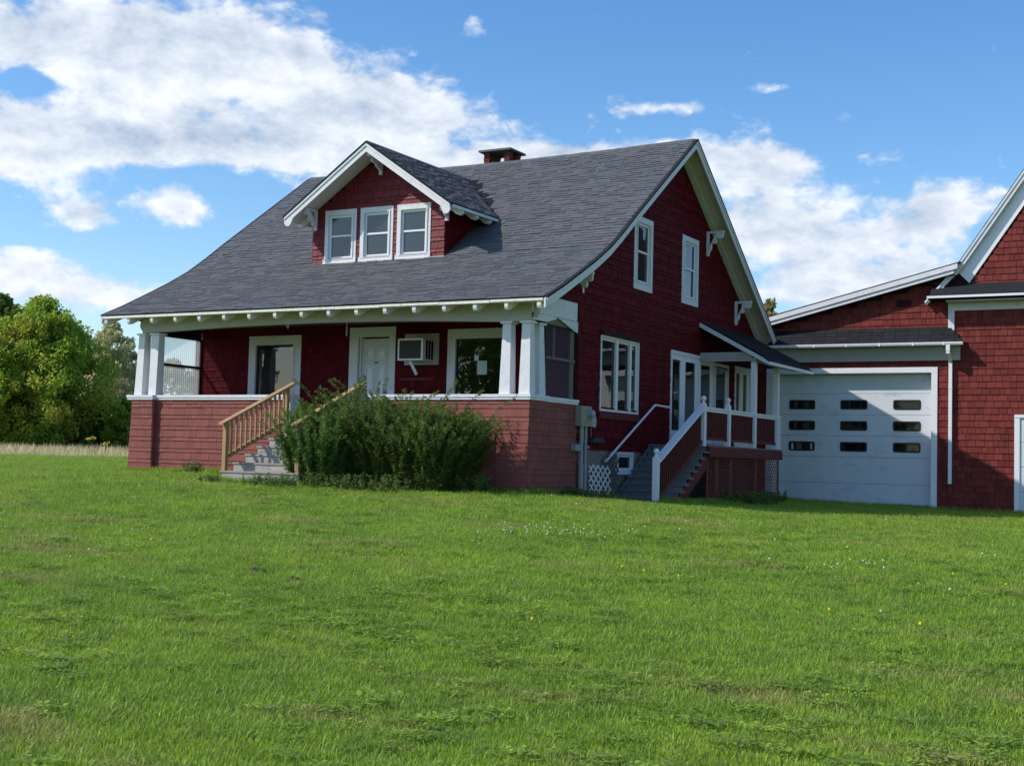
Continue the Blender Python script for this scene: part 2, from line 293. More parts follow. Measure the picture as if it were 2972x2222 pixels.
def sheet(b, F, brk, top, z0, openings, th=.05, mi=0):
    """wall sheet; top = function of u (piecewise linear over brk); openings (u0,u1,z0,z1)"""
    us = sorted(set([round(x, 4) for x in brk] + [round(x, 4) for o in openings for x in o[:2] if min(brk) < x < max(brk)]))
    for ua, ub in zip(us[:-1], us[1:]):
        mid = (ua + ub) / 2; bl = sorted((o[2], o[3]) for o in openings if o[0] < mid < o[1]); z = z0
        for a, c in bl:
            if a > z: b.box(F, ua, ub, z, a, -th, 0, mi)
            z = max(z, c)
        ta, tb = top(ua + 1e-4), top(ub - 1e-4)
        if min(ta, tb) > z: b.prism(F, [(ua, z), (ub, z), (ub, tb), (ua, ta)], -th, 0, mi)
def courses(z0, z1, pat):
    out = []; z = z1; i = 0
    while z > z0 + .02:
        h = pat[i % len(pat)]; out.append((max(z - h, z0), z)); z -= h; i += 1
    return out
def shingle_wall(S, F, cs, span, openings, wr, matl, parent, th=.016, w=1.0, nof=.001, jit=.003, gap=.004, nfun=None):
    for z0, z1 in cs:
        zt = z1 - .3 * (z1 - z0); seg = [span(zt)]
        if seg[0] is None or seg[0][1] - seg[0][0] < .03: continue
        for o in openings:
            if o[2] < (z0 + z1) / 2 < o[3]:
                ns = []
                for a, b in seg:
                    if o[1] <= a or o[0] >= b: ns.append((a, b)); continue
                    if o[0] > a: ns.append((a, o[0]))
                    if o[1] < b: ns.append((o[1], b))
                seg = ns
        for a, b in seg:
            u = a
            while u < b - .005:
                wd = random.uniform(*wr); e = u + wd
                if b - e < wr[0] * .5: e = b
                e = min(e, b); n0 = nof if nfun is None else nof + nfun(z0)
                tt = .25 if nfun is None else .25
                S.add(F, u + gap / 2, e - gap / 2, z0 + random.uniform(-jit, jit), z1 + .004, n0, th * random.uniform(.85, 1.2), tt, round(random.random(), 1), matl, parent, w)
                u = e

# ================================================================== GROUND
def ground_mesh():
    def axis(c, lim):
        xs = [0.0]; st = .5
        while xs[-1] < lim: xs.append(xs[-1] + st); st *= 1.0 if xs[-1] < 32 else 1.22
        return np.array(sorted([-x + c for x in xs[1:]] + [x + c for x in xs]))
    X = axis(0, 900); Y = axis(-3, 900); gx, gy = np.meshgrid(X, Y); gz = T(gx, gy)
    far = np.clip((np.hypot(gx + 5, gy) - 95) / 250, 0, 1); gz = gz - far * 3
    nx, ny = len(X), len(Y); V = np.stack([gx.ravel(), gy.ravel(), gz.ravel()], 1)
    i = np.arange(nx * ny).reshape(ny, nx); F = np.stack([i[:-1, :-1].ravel(), i[:-1, 1:].ravel(), i[1:, 1:].ravel(), i[1:, :-1].ravel()], 1)
    me = bpy.data.meshes.new('lawn'); me.from_pydata(V.tolist(), [], F.tolist()); me.polygons.foreach_set('use_smooth', [True] * len(F)); me.update(); return me
def grass_colour(n, l, rnd_out=None):
    """shared lawn colour field in world metres: fresh green, yellow green, dry strips and dark clover"""
    g = n.new('ShaderNodeNewGeometry')
    def no(scale, det=4, sc=(1, 1, 1), loc=(0, 0, 0)):
        mp = n.new('ShaderNodeMapping'); l.new(g.outputs['Position'], mp.inputs[0]); mp.inputs['Scale'].default_value = sc; mp.inputs['Location'].default_value = loc
        t = n.new('ShaderNodeTexNoise'); l.new(mp.outputs[0], t.inputs['Vector']); t.inputs['Scale'].default_value = scale; t.inputs['Detail'].default_value = det; return t.outputs[0]
    def ramp(x, a, b, hi=1.0):
        r = n.new('ShaderNodeMapRange'); r.interpolation_type = 'SMOOTHSTEP'; l.new(x, r.inputs[0]); r.inputs[1].default_value = a; r.inputs[2].default_value = b; r.inputs[4].default_value = hi; return r.outputs[0]
    def mix(f, a, b):
        m = n.new('ShaderNodeMix'); m.data_type = 'RGBA'
        if isinstance(f, float): m.inputs[0].default_value = f
        else: l.new(f, m.inputs[0])
        for i, c in ((6, a), (7, b)):
            if isinstance(c, tuple): m.inputs[i].default_value = (*c, 1)
            else: l.new(c, m.inputs[i])
        return m.outputs[2]
    c = mix(ramp(no(.55), .38, .62), GR[0], GR[1])
    c = mix(ramp(no(1.9, 5, loc=(5, 3, 0)), .45, .7, .75), c, GR[2])
    c = mix(ramp(no(.42, 6, (1.0, 2.2, 1), (11, 4, 0)), .54, .70, .75), c, GR[3])
    c = mix(ramp(no(.8, 5, (1, 1, 1), (2, 9, 0)), .60, .72, .6), c, GR[4])
    return c, mix, ramp, no
GR = [(.150, .250, .024), (.190, .280, .028), (.140, .220, .034), (.245, .235, .080), (.100, .195, .024)]
gm = bpy.data.materials.new('lawn_ground'); gm.use_nodes = True; n_, l_ = gm.node_tree.nodes, gm.node_tree.links
c, mix, ramp, no = grass_colour(n_, l_)
vs = n_.new('ShaderNodeVectorMath'); vs.operation = 'SCALE'; l_.new(c, vs.inputs[0])
fn_ = n_.new('ShaderNodeMapRange'); l_.new(no(38, 6), fn_.inputs[0]); fn_.inputs[1].default_value = .3; fn_.inputs[2].default_value = .7; fn_.inputs[3].default_value = .6; fn_.inputs[4].default_value = 1.2
l_.new(fn_.outputs[0], vs.inputs['Scale'])
# tall dry field beyond the mown lawn, far left and behind
sx = n_.new('ShaderNodeSeparateXYZ'); ge = n_.new('ShaderNodeNewGeometry'); l_.new(ge.outputs['Position'], sx.inputs[0])
def mth(op, a, b):
    m = n_.new('ShaderNodeMath'); m.operation = op
    for i, v in enumerate((a, b)):
        if isinstance(v, (int, float)): m.inputs[i].default_value = v
        else: l_.new(v, m.inputs[i])
    return m.outputs[0]
fd = mth('ADD', mth('ADD', mth('MULTIPLY', sx.outputs[0], -.745), mth('MULTIPLY', sx.outputs[1], .666)), mth('MULTIPLY', no(.15), 3.0))
c2 = mix(ramp(fd, 35.0, 37.5), vs.outputs[0], mix(ramp(no(1.2, 6), .35, .65), (.30, .25, .13), (.20, .22, .09)))
pb = n_['Principled BSDF']; l_.new(c2, pb.inputs['Base Color']); pb.inputs['Roughness'].default_value = .95; pb.inputs['Specular IOR Level'].default_value = .1
bp = n_.new('ShaderNodeBump'); bp.inputs['Strength'].default_value = .9; bp.inputs['Distance'].default_value = .05; l_.new(no(30, 8), bp.inputs['Height']); l_.new(bp.outputs[0], pb.inputs['Normal'])
gme = ground_mesh(); gme.materials.append(gm); lawn = bpy.data.objects.new('ground', gme); COL.objects.link(lawn); lawn['kind'] = 'structure'

# ================================================================== HOUSE
house = thing('house', (-5.35, 6.5, -1.9), 'dark red shingled farmhouse with a grey flared gable roof, dormer and front porch', 'house')
PROF = [(-.46, 1.98), (.2, 2.27), (1.0, 2.66), (1.7, 3.01), (2.4, 3.40), (3.05, 3.84), (3.7, 4.31), (7.22, 6.76), (13.56, 2.36)]
RX0, RX1 = -11.29, .52
def roofz(y):
    for (a, b), (c, d) in zip(PROF[:-1], PROF[1:]):
        if a <= y <= c: return b + (d - b) * (y - a) / (c - a)
    return PROF[0][1] if y < PROF[0][0] else PROF[-1][1]
def sag(p):
    x, y, z = p; t = min(max((x - RX0) / (RX1 - RX0), 0), 1); k = min(max((y - 1.5) / 5.7, 0), 1); k2 = 1 if y < 7.3 else max(0, 1 - (y - 7.3) / 5)
    return (x, y, z - .10 * math.sin(math.pi * t) * k * k2)
roof = MB()
outer = [(y, z) for y, z in PROF]; inner = [(y, z - .15) for y, z in PROF][::-1]
NX = 13; xs = [RX0 + (RX1 - RX0) * i / (NX - 1) for i in range(NX)]
FP = Fr(u=(0, 1, 0), n=(1, 0, 0))
for a, b in zip(xs[:-1], xs[1:]): 
    for i in range(len(outer) - 1):
        (y0, z0), (y1, z1) = outer[i], outer[i + 1]
        roof.prism(FP, [(y0, z0 - .15), (y1, z1 - .15), (y1, z1), (y0, z0)], a, b)
        roof.mi[-1] = 0
# underside boards are cream: split the slab into a thin dark top and a cream underside
roof = MB(); under = MB()
for a, b in zip(xs[:-1], xs[1:]):
    for i in range(len(outer) - 1):
        (y0, z0), (y1, z1) = outer[i], outer[i + 1]
        roof.prism(FP, [(y0, z0 - .03), (y1, z1 - .03), (y1, z1), (y0, z0)], a, b)
        under.prism(FP, [(y0 + .02, z0 - .10), (y1, z1 - .10), (y1, z1 - .031), (y0 + .02, z0 - .031)], a + (.01 if a == xs[0] else 0), b - (.01 if b == xs[-1] else 0))
roof_o = roof.build('roof', roofu, house, fn=sag)
under.build('soffit', soffw, roof_o, fn=sag)
# rake boards on both gables
def strip(b, prof, d0, d1, x0, x1, mi=0, tip=True):
    for (y0, z0), (y1, z1) in zip(prof[:-1], prof[1:]): b.prism(FP, [(y0, z0 - d1), (y1, z1 - d1), (y1, z1 - d0), (y0, z0 - d0)], x0, x1, mi)
for x0, x1, nm in ((RX1 + .001, RX1 + .035, 'rake_board'), (RX0 - .035, RX0 - .001, 'rake_board')):
    b = MB(); strip(b, [(y + (.0 if y > 0 else -.02), z) for y, z in PROF], .035, .22, x0, x1); strip(b, PROF, .0351, .09, x0 + (.034 if x1 > 0 else -.03), x1 + (.03 if x1 > 0 else -.034)); b.build(nm, white, roof_o)
b = MB(); strip(b, [(y, z) for y, z in PROF[5:]], .101, .135, .02, .16); strip(b, [(y, z) for y, z in PROF[1:6]], .101, .135, .02, .10); b.build('frieze_board', white, roof_o)
b = MB(); strip(b, PROF[:], -.012, .034, RX1 - .02, RX1 + .075); b.build('roof_edge', roofb, roof_o); b = MB(); strip(b, PROF[:], -.012, .034, RX0 - .075, RX0 + .02); b.build('roof_edge', roofb, roof_o)
# eave: white peeling drip board and rafter tails
x = RX0 + .02
while x < RX1 - .2:
    w = random.uniform(1.1, 1.9); e = min(x + w, RX1 - .02); dz = random.uniform(-.008, .006)
    MB().wb(x, e - .01, -.485, -.462, 1.895 + dz, 1.945 + dz * .3).build('drip_board', peel, roof_o); x = e
x = -11.19
F0 = WF
while x < .5:
    b = MB(); poly = [(-.455, 1.90), (.02, 2.07), (.02, 1.93), (-.12, 1.87), (-.33, 1.765), (-.39, 1.745), (-.44, 1.765), (-.458, 1.81)]
    b.prism(FP, poly, x - .042, x + .042); b.build('rafter_tail', peel if random.random() < .35 else white, roof_o); x += .724
# bracket under the flare and rear slope of the right gable
def bracket(y, ztop, drop, reach, parent, flipy=1):
    b = MB(); b.box(FX, y - .04, y + .04, ztop - drop, ztop, .03, .09)                       # wall leg
    b.box(FX, y - .04, y + .04, ztop - .055, ztop, .09, reach)                              # top arm
    FB = Fr(O=(0, y, 0), u=(1, 0, 0), n=(0, -1, 0)); z = ztop - .055; r = reach
    poly = [(.09, z - drop * .80), (.09, z - drop * .62), (r * .55, z - .002), (r * .93, z - .002), (r * .97, z - .07), (r * .9, z - .13), (r * .72, z - .15), (r * .62, z - .11), (r * .56, z - .14), (r * .60, z - .20), (r * .55, z - .26), (r * .42, z - .27), (r * .36, z - .22), (r * .33, z - .26), (r * .33, z - .38), (r * .25, z - drop * .72)]
    b.prism(FB, poly, -.035, .035); b.build('bracket', white, parent)
for y, zt, dr in ((9.36, 4.86, .64), (11.55, 3.29, .64)): bracket(y, zt, dr, .50, roof_o)
bracket(2.05, 2.80, .26, .34, roof_o)

# ---- dormer
DX0, DX1, DY = -7.385, -3.635, 2.43
DXC, DZ, DHW, DRISE = -5.43, 6.07, 2.33, 1.58
def dorm_top(x): return DZ - .10 - DRISE / DHW * abs(x - DXC)
dorm_rf = MB(); dorm_un = MB()
for sgn in (-1, 1):
    F = Fr(u=(1, 0, 0), n=(0, -1, 0))
    e = DXC + sgn * DHW
    dorm_rf.prism(F, [(DXC, DZ - .03), (e, DZ - DRISE - .03), (e, DZ - DRISE), (DXC, DZ)], -6.9, -1.80)
    dorm_un.prism(F, [(DXC, DZ - .10), (e - sgn * .02, DZ - DRISE - .09), (e - sgn * .02, DZ - DRISE - .031), (DXC, DZ - .031)], -6.8, -1.81)
dr_o = dorm_rf.build('dormer_roof', roofu, house); dorm_un.build('soffit', soffw, dr_o)
for sgn in (-1, 1):
    b = MB(); F = WF; e = DHW * 1.0
    P = lambda d, t: (DXC + sgn * d, DZ - DRISE / DHW * d - t)
    b.prism(F, [P(0, .035), P(e, .035), P(e, .10), P(0, .10)], -1.80, -1.745)
    tip = [P(0, .10), P(e, .10), (DXC + sgn * (e + .0), DZ - DRISE - .18), (DXC + sgn * (e - .06), DZ - DRISE - .25), (DXC + sgn * (e - .14), DZ - DRISE - .255), (DXC + sgn * (e - .2), DZ - DRISE - .19), P(e - .26, .235), P(0, .235)]
    b.prism(F, tip, -1.80, -1.765); b.build('rake_board', white, dr_o)
    b = MB(); b.prism(F, [P(-.01 * 0, -.012), P(e + .03, -.012), P(e + .03, .034), P(0, .034)], -1.84, -1.735); b.build('roof_edge', roofb, dr_o)
    b = MB(); xx = DXC + sgn * (e + .002); b.wb(min(xx, xx + sgn * .025), max(xx, xx + sgn * .025), 1.83, 4.05, DZ - DRISE - .10, DZ - DRISE - .035); b.build('drip_board', white, dr_o)
    for yy in (2.35, 3.0, 3.6):
        b = MB(); e2 = e - .01; b.prism(Fr(u=(1, 0, 0), n=(0, -1, 0), O=(0, yy, 0)), [(DXC + sgn * (e2), DZ - DRISE - .085), (DXC + sgn * (e2 - .35), DZ - DRISE + .10), (DXC + sgn * (e2 - .35), DZ - DRISE - .02), (DXC + sgn * (e2 - .16), DZ - DRISE - .17), (DXC + sgn * (e2 - .07), DZ - DRISE - .20), (DXC + sgn * e2, DZ - DRISE - .16)], -.045, .045); b.build('rafter_tail', white, dr_o)
    # knee bracket on the dormer front
    xk = DXC + sgn * 1.87; zt = dorm_top(xk) - .0
    b = MB(); b.wb(xk - .04, xk + .04, DY - .07, DY - .018, zt - .50, zt); b.wb(xk - .04, xk + .04, 1.92, DY - .07, zt - .05, zt)
    b.prism(Fr(O=(xk, 0, 0), u=(0, 1, 0), n=(1, 0, 0)), [(DY - .07, zt - .42), (DY - .07, zt - .30), (DY - .30, zt - .05), (DY - .46, zt - .05), (DY - .49, zt - .11), (DY - .44, zt - .16), (DY - .34, zt - .16), (DY - .31, zt - .22), (DY - .34, zt - .27), (DY - .28, zt - .31), (DY - .21, zt - .28), (DY - .17, zt - .38)], -.03, .03); b.build('bracket', white, dr_o)
b = MB(); zt = DZ - .30; b.wb(DXC - .04, DXC + .04, DY - .07, DY - .018, zt - .36, zt); b.wb(DXC - .04, DXC + .04, 1.85, DY - .07, zt - .02, zt + .06)
b.prism(Fr(O=(DXC, 0, 0), u=(0, 1, 0), n=(1, 0, 0)), [(DY - .07, zt - .28), (DY - .07, zt - .16), (DY - .25, zt - .021), (DY - .42, zt - .021), (DY - .45, zt - .08), (DY - .38, zt - .13), (DY - .26, zt - .14), (DY - .25, zt - .2), (DY - .18, zt - .22)], -.03, .03); b.build('bracket', white, dr_o)

# ---- window builder
def window(F, u0, u1, z0, z1, trim, parent, lites=1, double=True, name='window', sash=.05, matl=None, glassm=None, deep=.9, sill=True, top_trim=None, wm=white2, roomm=None, mull=None, bot=None, meet=None, lip=True):
    tt = trim if top_trim is None else top_trim; bt = trim if bot is None else bot; tm = matl or white
    b = MB()
    b.box(F, u0, u1, z1 - tt, z1, -.02, .035); b.box(F, u0, u0 + trim, z0 + bt, z1 - tt, -.02, .033); b.box(F, u1 - trim, u1, z0 + bt, z1 - tt, -.02, .033)
    b.box(F, u0 - (.02 if sill else 0), u1 + (.02 if sill else 0), z0, z0 + bt, -.02, .06 if sill else .034)
    if lip:
        i0, i1, j0, j1 = u0 + trim, u1 - trim, z0 + bt, z1 - tt; e = .035
        b.box(F, i0 - e, i1 + e, j1, j1 + e, .035, .05); b.box(F, i0 - e, i0, j0, j1, .033, .05); b.box(F, i1, i1 + e, j0, j1, .033, .05); b.box(F, i0 - e, i1 + e, j0 - e * .5, j0, .0605, .07)
    w = b.build(name, tm, parent)
    gu0, gu1, gz0, gz1 = u0 + trim, u1 - trim, z0 + bt, z1 - tt
    cuts = mull or [gu0 + (gu1 - gu0) * i / lites for i in range(lites + 1)]
    for a, c in zip(cuts[:-1], cuts[1:]):
        b = MB(); s = sash
        b.box(F, a, c, gz1 - s, gz1, -.045, -.005); b.box(F, a, c, gz0, gz0 + s, -.045, -.005); b.box(F, a, a + s, gz0 + s, gz1 - s, -.045, -.005); b.box(F, c - s, c, gz0 + s, gz1 - s, -.045, -.005)
        zm = None
        if double:
            zm = meet or (gz0 + gz1) / 2; b.box(F, a + s, c - s, zm - .022, zm + .022, -.04, -.002)
        b.build('sash', wm, w)
        if double:
            for q0, q1 in ((gz0 + s, zm - .022), (zm + .022, gz1 - s)): MB().box(F, a + s, c - s, q0, q1, -.034 if q0 < zm - .1 else -.024, -.030 if q0 < zm - .1 else -.020).build('pane', glassm or pane_m, w)
        else: MB().box(F, a + s, c - s, gz0 + s, gz1 - s, -.032, -.028).build('pane', glassm or pane_m, w)
    # the dark room behind: floor, ceiling and three walls
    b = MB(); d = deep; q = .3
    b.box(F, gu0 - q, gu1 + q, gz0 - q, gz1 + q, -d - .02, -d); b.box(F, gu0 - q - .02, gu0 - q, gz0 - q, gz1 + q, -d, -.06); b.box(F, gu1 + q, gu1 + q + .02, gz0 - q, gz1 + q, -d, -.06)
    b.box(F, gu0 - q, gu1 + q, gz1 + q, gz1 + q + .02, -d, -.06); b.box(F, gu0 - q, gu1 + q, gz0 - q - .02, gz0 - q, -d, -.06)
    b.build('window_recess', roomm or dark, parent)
    return w, (u0 + trim * .5, u1 - trim * .5, z0 + bt * .5, z1 - tt * .5)
FG = Fr(u=(0, 1, 0), n=(1, 0, 0)); FW = Fr(O=(0, 2.1, 0)); FD = Fr(O=(0, DY, 0)); FPo = Fr()
WS = Shingles(); opn_g = []; opn_w = []; opn_d = []
gw = lambda nm: None
# gable windows
for y0, y1 in ((4.80, 5.86), (7.70, 8.80)):
    w, o = window(FG, y0, y1, 2.82, 4.53, .16, house, sash=.055, top_trim=.14, bot=.17, sill=False, meet=3.72, glassm=pane_m, roomm=room); opn_g.append(o)
    MB().box(FG, y0 + .22, y1 - .22, 3.72, 4.4, -.30, -.29).build('window_blind', curt, w)
# picture window with three lites
w, o = window(FG, 3.13, 5.19, -.075, 1.59, .06, house, sash=.045, double=False, mull=[3.19, 3.99, 4.72, 5.13], bot=.05, sill=False, lip=False, deep=1.2, roomm=room); opn_g.append(o)
b = MB(); b.box(FG, 3.99 - .055, 3.99 + .055, -.02, 1.53, .0, .03); b.box(FG, 4.72 - .05, 4.72 + .05, -.02, 1.53, .0, .03); b.build('mullion', white2, w)
b = MB(); b.prism(Fr(O=(0, 0, 0), u=(1, 0, 0), n=(0, -1, 0)), [(0.017, 1.60), (.13, 1.60), (.10, 1.66), (.017, 1.72)], -5.24, -3.08); b.build('window_hood', redd, w)
MB().box(FG, 3.08, 5.24, -.24, -.10, .017, .055).build('sill_board', redw, w)
# french doors: three tall lites, then a tall side lite
fd_, o = window(FG, 7.09, 10.06, -.66, 1.60, .09, house, sash=.10, double=False, mull=[7.18, 7.90, 8.02, 8.90, 9.08, 9.97], bot=.05, sill=False, lip=False, name='french_doors', deep=1.4, roomm=room); opn_g.append(o)
b = MB(); 
for a, c in ((7.86, 8.06), (8.86, 9.12)): b.box(FG, a, c, -.60, 1.50, -.003, .012)
b.box(FG, 7.18, 9.97, -.61, -.36, -.0029, .008); b.box(FG, 7.18, 9.97, 1.38, 1.51, -.0028, .009); b.build('door_rail', white2, fd_)
w, o = window(FG, 10.10, 11.14, -.66, 1.50, .08, house, sash=.05, double=False, bot=.1, sill=False, lip=False, deep=1.2); opn_g.append(o)
# side door with two lites
b = MB(); b.box(FG, 11.62, 11.72, -.70, 1.54, -.02, .035); b.box(FG, 12.92, 13.02, -.70, 1.54, -.02, .035); b.box(FG, 11.72, 12.92, 1.43, 1.54, -.02, .036)
sdoor = b.build('side_door', white, house); b = MB()
b.box(FG, 11.72, 12.92, 1.36, 1.43, -.05, -.01); b.box(FG, 11.72, 12.92, -.70, .20, -.05, -.01)
for a, c in ((11.72, 11.82), (12.12, 12.40), (12.70, 12.92)): b.box(FG, a, c, .20, 1.36, -.05, -.01)
b.build('door_leaf', white2, sdoor)
for a, c in ((11.82, 12.12), (12.40, 12.70)): MB().box(FG, a, c, .20, 1.36, -.035, -.03).build('pane', pane_m, sdoor)
opn_g.append((11.66, 12.98, -.7, 1.50))
MB().box(FG, 11.5, 13.1, -.8, 1.7, -1.0, -.98).build('door_recess', dark, house)
# dormer windows
for x0, x1 in ((-7.02, -6.10), (-5.985, -5.05), (-4.94, -4.01)):
    w, o = window(FD, x0, x1, 3.40, 4.665, .115, house, sash=.055, top_trim=.13, bot=.09, meet=4.04, glassm=pane_s, deep=.8, roomm=room); opn_d.append(o)
    MB().box(FD, x0 - .015, x1 + .015, 3.375, 3.40, 0, .075).build('window_sill', peel, w)
    b = MB()
    for i in range(5): b.box(FD, x0 + .20 + i * .022, x0 + .213 + i * .022, 3.55, 4.0, -.12 - (i % 2) * .02, -.10 - (i % 2) * .02)
    b.build('window_curtain', mat('faded_curtain', (.20, .15, .14), .9), w)
# porch back wall: left window, door, picture window
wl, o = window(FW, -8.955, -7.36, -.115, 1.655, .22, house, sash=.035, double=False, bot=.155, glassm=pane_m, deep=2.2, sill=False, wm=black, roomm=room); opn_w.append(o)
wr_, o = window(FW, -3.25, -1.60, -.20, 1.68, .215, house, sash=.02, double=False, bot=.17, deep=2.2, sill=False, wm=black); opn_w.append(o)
b = MB(); b.box(FW, -5.94, -5.70, -.70, 1.785, -.02, .036); b.box(FW, -4.80, -4.65, -.70, 1.785, -.02, .036); b.box(FW, -5.70, -4.80, 1.56, 1.785, -.02, .036)
fdoor = b.build('front_door', white, house)
b = MB(); b.box(FW, -5.70, -5.64, -.70, 1.56, -.16, -.03); b.box(FW, -4.86, -4.80, -.70, 1.56, -.16, -.03); b.build('door_jamb', white, fdoor)
b = MB(); b.box(FW, -5.64, -4.86, -.70, 1.53, -.12, -.08)
dp = b.build('door_leaf', mat('primed_door_paint', (.56, .61, .64), .5, .3, .04, 3), fdoor)
for c0, c1 in ((-5.53, -5.30), (-5.20, -4.97)):
    for q0, q1 in ((1.06, 1.30), (.10, .90), (-.60, .0)):
        b = MB(); t = .022
        b.box(FW, c0, c1, q1 - t, q1, -.08, -.066); b.box(FW, c0, c1, q0, q0 + t, -.08, -.066); b.box(FW, c0, c0 + t, q0 + t, q1 - t, -.08, -.066); b.box(FW, c1 - t, c1, q0 + t, q1 - t, -.08, -.066); b.box(FW, c0 + .05, c1 - .05, q0 + .05, q1 - .05, -.08, -.07); b.build('door_panel', white2, fdoor)
MB().box(FW, -5.30, -5.20, .95, 1.0, -.08, -.06).build('mail_slot', galv, fdoor)
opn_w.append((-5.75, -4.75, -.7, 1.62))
for a, c, mt, d in ((-8.55, -8.44, curt, .28), (-8.40, -8.33, curto, .30), (-8.30, -8.21, curto, .34)):
    tag(MB().box(FW, a, c, .15, 1.38, -d - .03, -d).build('curtain', mt), {0: 'narrow pale curtain strip hanging inside the left porch window', 1: 'thin orange brown curtain strip next to the pale one in the porch window', 2: 'wider orange brown curtain strip, the one nearest the middle of the left porch window'}[[-8.55, -8.40, -8.30].index(a)], 'curtain', 'curtains inside the left porch window')
tag(MB().box(FW, -2.575, -2.47, .975, 1.09, -.026, -.024).build('paper_note', papw), 'small white square notice stuck on the right porch window', 'notice')
tag(MB().box(FW, -2.50, -2.25, .665, .968, -.026, -.022).build('paper_note', paper), 'larger pale green sheet of paper taped inside the right porch window', 'notice')
b = MB(); b.box(FW, -2.60, -2.22, .17, .21, -.5, -.46); b.box(FW, -2.60, -2.57, .03, .17, -.5, -.46); b.box(FW, -2.25, -2.22, .03, .17, -.5, -.46); b.box(FW, -2.53, -2.30, .05, .16, -.49, -.47)
tag(b.build('chair_back', curto), 'orange wooden chair back showing at the bottom of the right porch window', 'chair')

# ---- walls
gwall = MB()
def gtop(y): return roofz(y) - .12
brk = [2.03] + [p[0] for p in PROF if 2.03 < p[0] < 12.98] + [12.98]
sheet(gwall, Fr(u=(0, 1, 0), n=(1, 0, 0)), brk, gtop, -.93, opn_g, .10)
sheet(gwall, FG, [.80, 1.0, 1.7, 2.029], gtop, 2.131, [], .08)
gw_o = gwall.build('gable_wall', redd, house)
def gspan(z):
    lo = y = .84 if z > 2.16 else 2.03
    while gtop(y) < z and y < 7.2: y += .02
    lo = y + .02; hi = 12.98
    while gtop(hi) < z and hi > 7.2: hi -= .02
    return (lo, hi) if hi > lo + .05 else None
shingle_wall(WS, FG, courses(-.93, 6.0, (.0855, .171)), gspan, opn_g + [(-9, 0.0, 0, 9)], (.10, .30), reds, gw_o, th=.027, gap=.009)
# foundation under the gable
b = MB(); b.box(FG, 2.16, 4.17, -2.4, -.931, -.09, -.02); b.box(FG, 4.93, 5.7, -2.4, -.931, -.09, -.02); b.box(FG, 4.17, 4.93, -2.4, -1.42, -.09, -.02); b.build('foundation', concrete, house)
b = MB(); b.box(FG, 5.701, 13.0, -2.4, -.931, -.09, -.02); b.build('foundation', mat('underdeck_shade_foundation', (.045, .04, .038), .95, .1, .2, 5), house)  # shade under the deck put into the colour of this concrete
w, o = window(FG, 4.10, 4.99, -1.455, -.945, .07, house, sash=.05, double=False, bot=.10, sill=True, lip=False, deep=.5, wm=white2, name='basement_window')
# front wall behind the porch
fw = MB(); sheet(fw, FW, [-10.7, 0], lambda u: 3.1, -.72, opn_w, .10); fw_o = fw.build('front_wall', redd, house)
patch = [(-4.42, -3.47, .87, 1.62)]
shingle_wall(WS, FW, courses(-.72, 1.86, (.171, .0855)), lambda z: (-10.7, 0), opn_w + patch, (.10, .30), reds, fw_o, th=.022, gap=.008, w=.6)
b = MB(); b.box(FW, -4.5, -3.6, .55, .60, .018, .045); b.build('ledge', redw, house)
# rear and left walls, porch floor and ceiling
b = MB(); b.wb(-10.7, -.1, 12.9, 13.0, -2.2, 2.72); b.wb(-10.75, -10.65, 2.2, 12.9, -2.2, 2.0)
FL = Fr(O=(-10.7, 0, 0), u=(0, 1, 0), n=(-1, 0, 0)); sheet(b, FL, brk, gtop, 2.0, [], .06); b.build('rear_wall', reds, house)
MB().wb(-10.6, -.02, .05, 2.09, -.78, -.70).build('porch_floor', grey, house)
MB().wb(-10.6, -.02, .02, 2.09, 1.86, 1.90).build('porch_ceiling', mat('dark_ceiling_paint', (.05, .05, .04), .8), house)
# house body top closed under the roof (keeps daylight out)
# dormer walls
dwm = MB()
sheet(dwm, FD, [DX0, DXC, DX1], dorm_top, 3.2, opn_d, .08)
FDR = Fr(O=(DX1, 0, 0), u=(0, 1, 0), n=(1, 0, 0)); FDL = Fr(O=(DX0, 0, 0), u=(0, 1, 0), n=(-1, 0, 0))
for F in (FDR, FDL): dwm.prism(F, [(DY, 3.2), (DY + .35, 3.35), (5.3, 4.75), (5.3, 4.72), (DY, 4.72)][0:2] + [(4.0, 4.45), (4.0, 4.73), (DY, 4.73)], -.08, 0)
dw_o = dwm.build('dormer_wall', redd, house)
dsp = lambda z: (max(DX0, DXC - (DZ - .12 - z) * DHW / DRISE), min(DX1, DXC + (DZ - .12 - z) * DHW / DRISE)) if z < DZ - .2 else None
shingle_wall(WS, FD, courses(3.38, 5.9, (.0855, .171)), dsp, [(a - .03, b_ + .03, c, d) for a, b_, c, d in opn_d], (.10, .26), mat('dormer_red_paint', (.15, .012, .018), .6, .35, .15, 5, streak=(1, 1, .25), rnd=.12, bump=.3, bscale=90), dw_o, th=.025, gap=.008, w=1.4)
for F in (FDR, FDL):
    def dsp2(z):
        y = DY
        while roofz(y) < z and y < 5: y += .02
        return (DY - .012, y + .08)
    shingle_wall(WS, F, courses(3.38, 4.72, (.0855, .171)), dsp2, [], (.10, .26), reds, dw_o, th=.018, w=.5)
b = MB(); b.wb(-3.98, DX1 + .03, DY - .06, DY - .02, 3.365, 3.40); b.wb(DX0, -7.05, DY - .05, DY - .02, 3.36, 3.385); b.build('flashing', peel, dw_o)

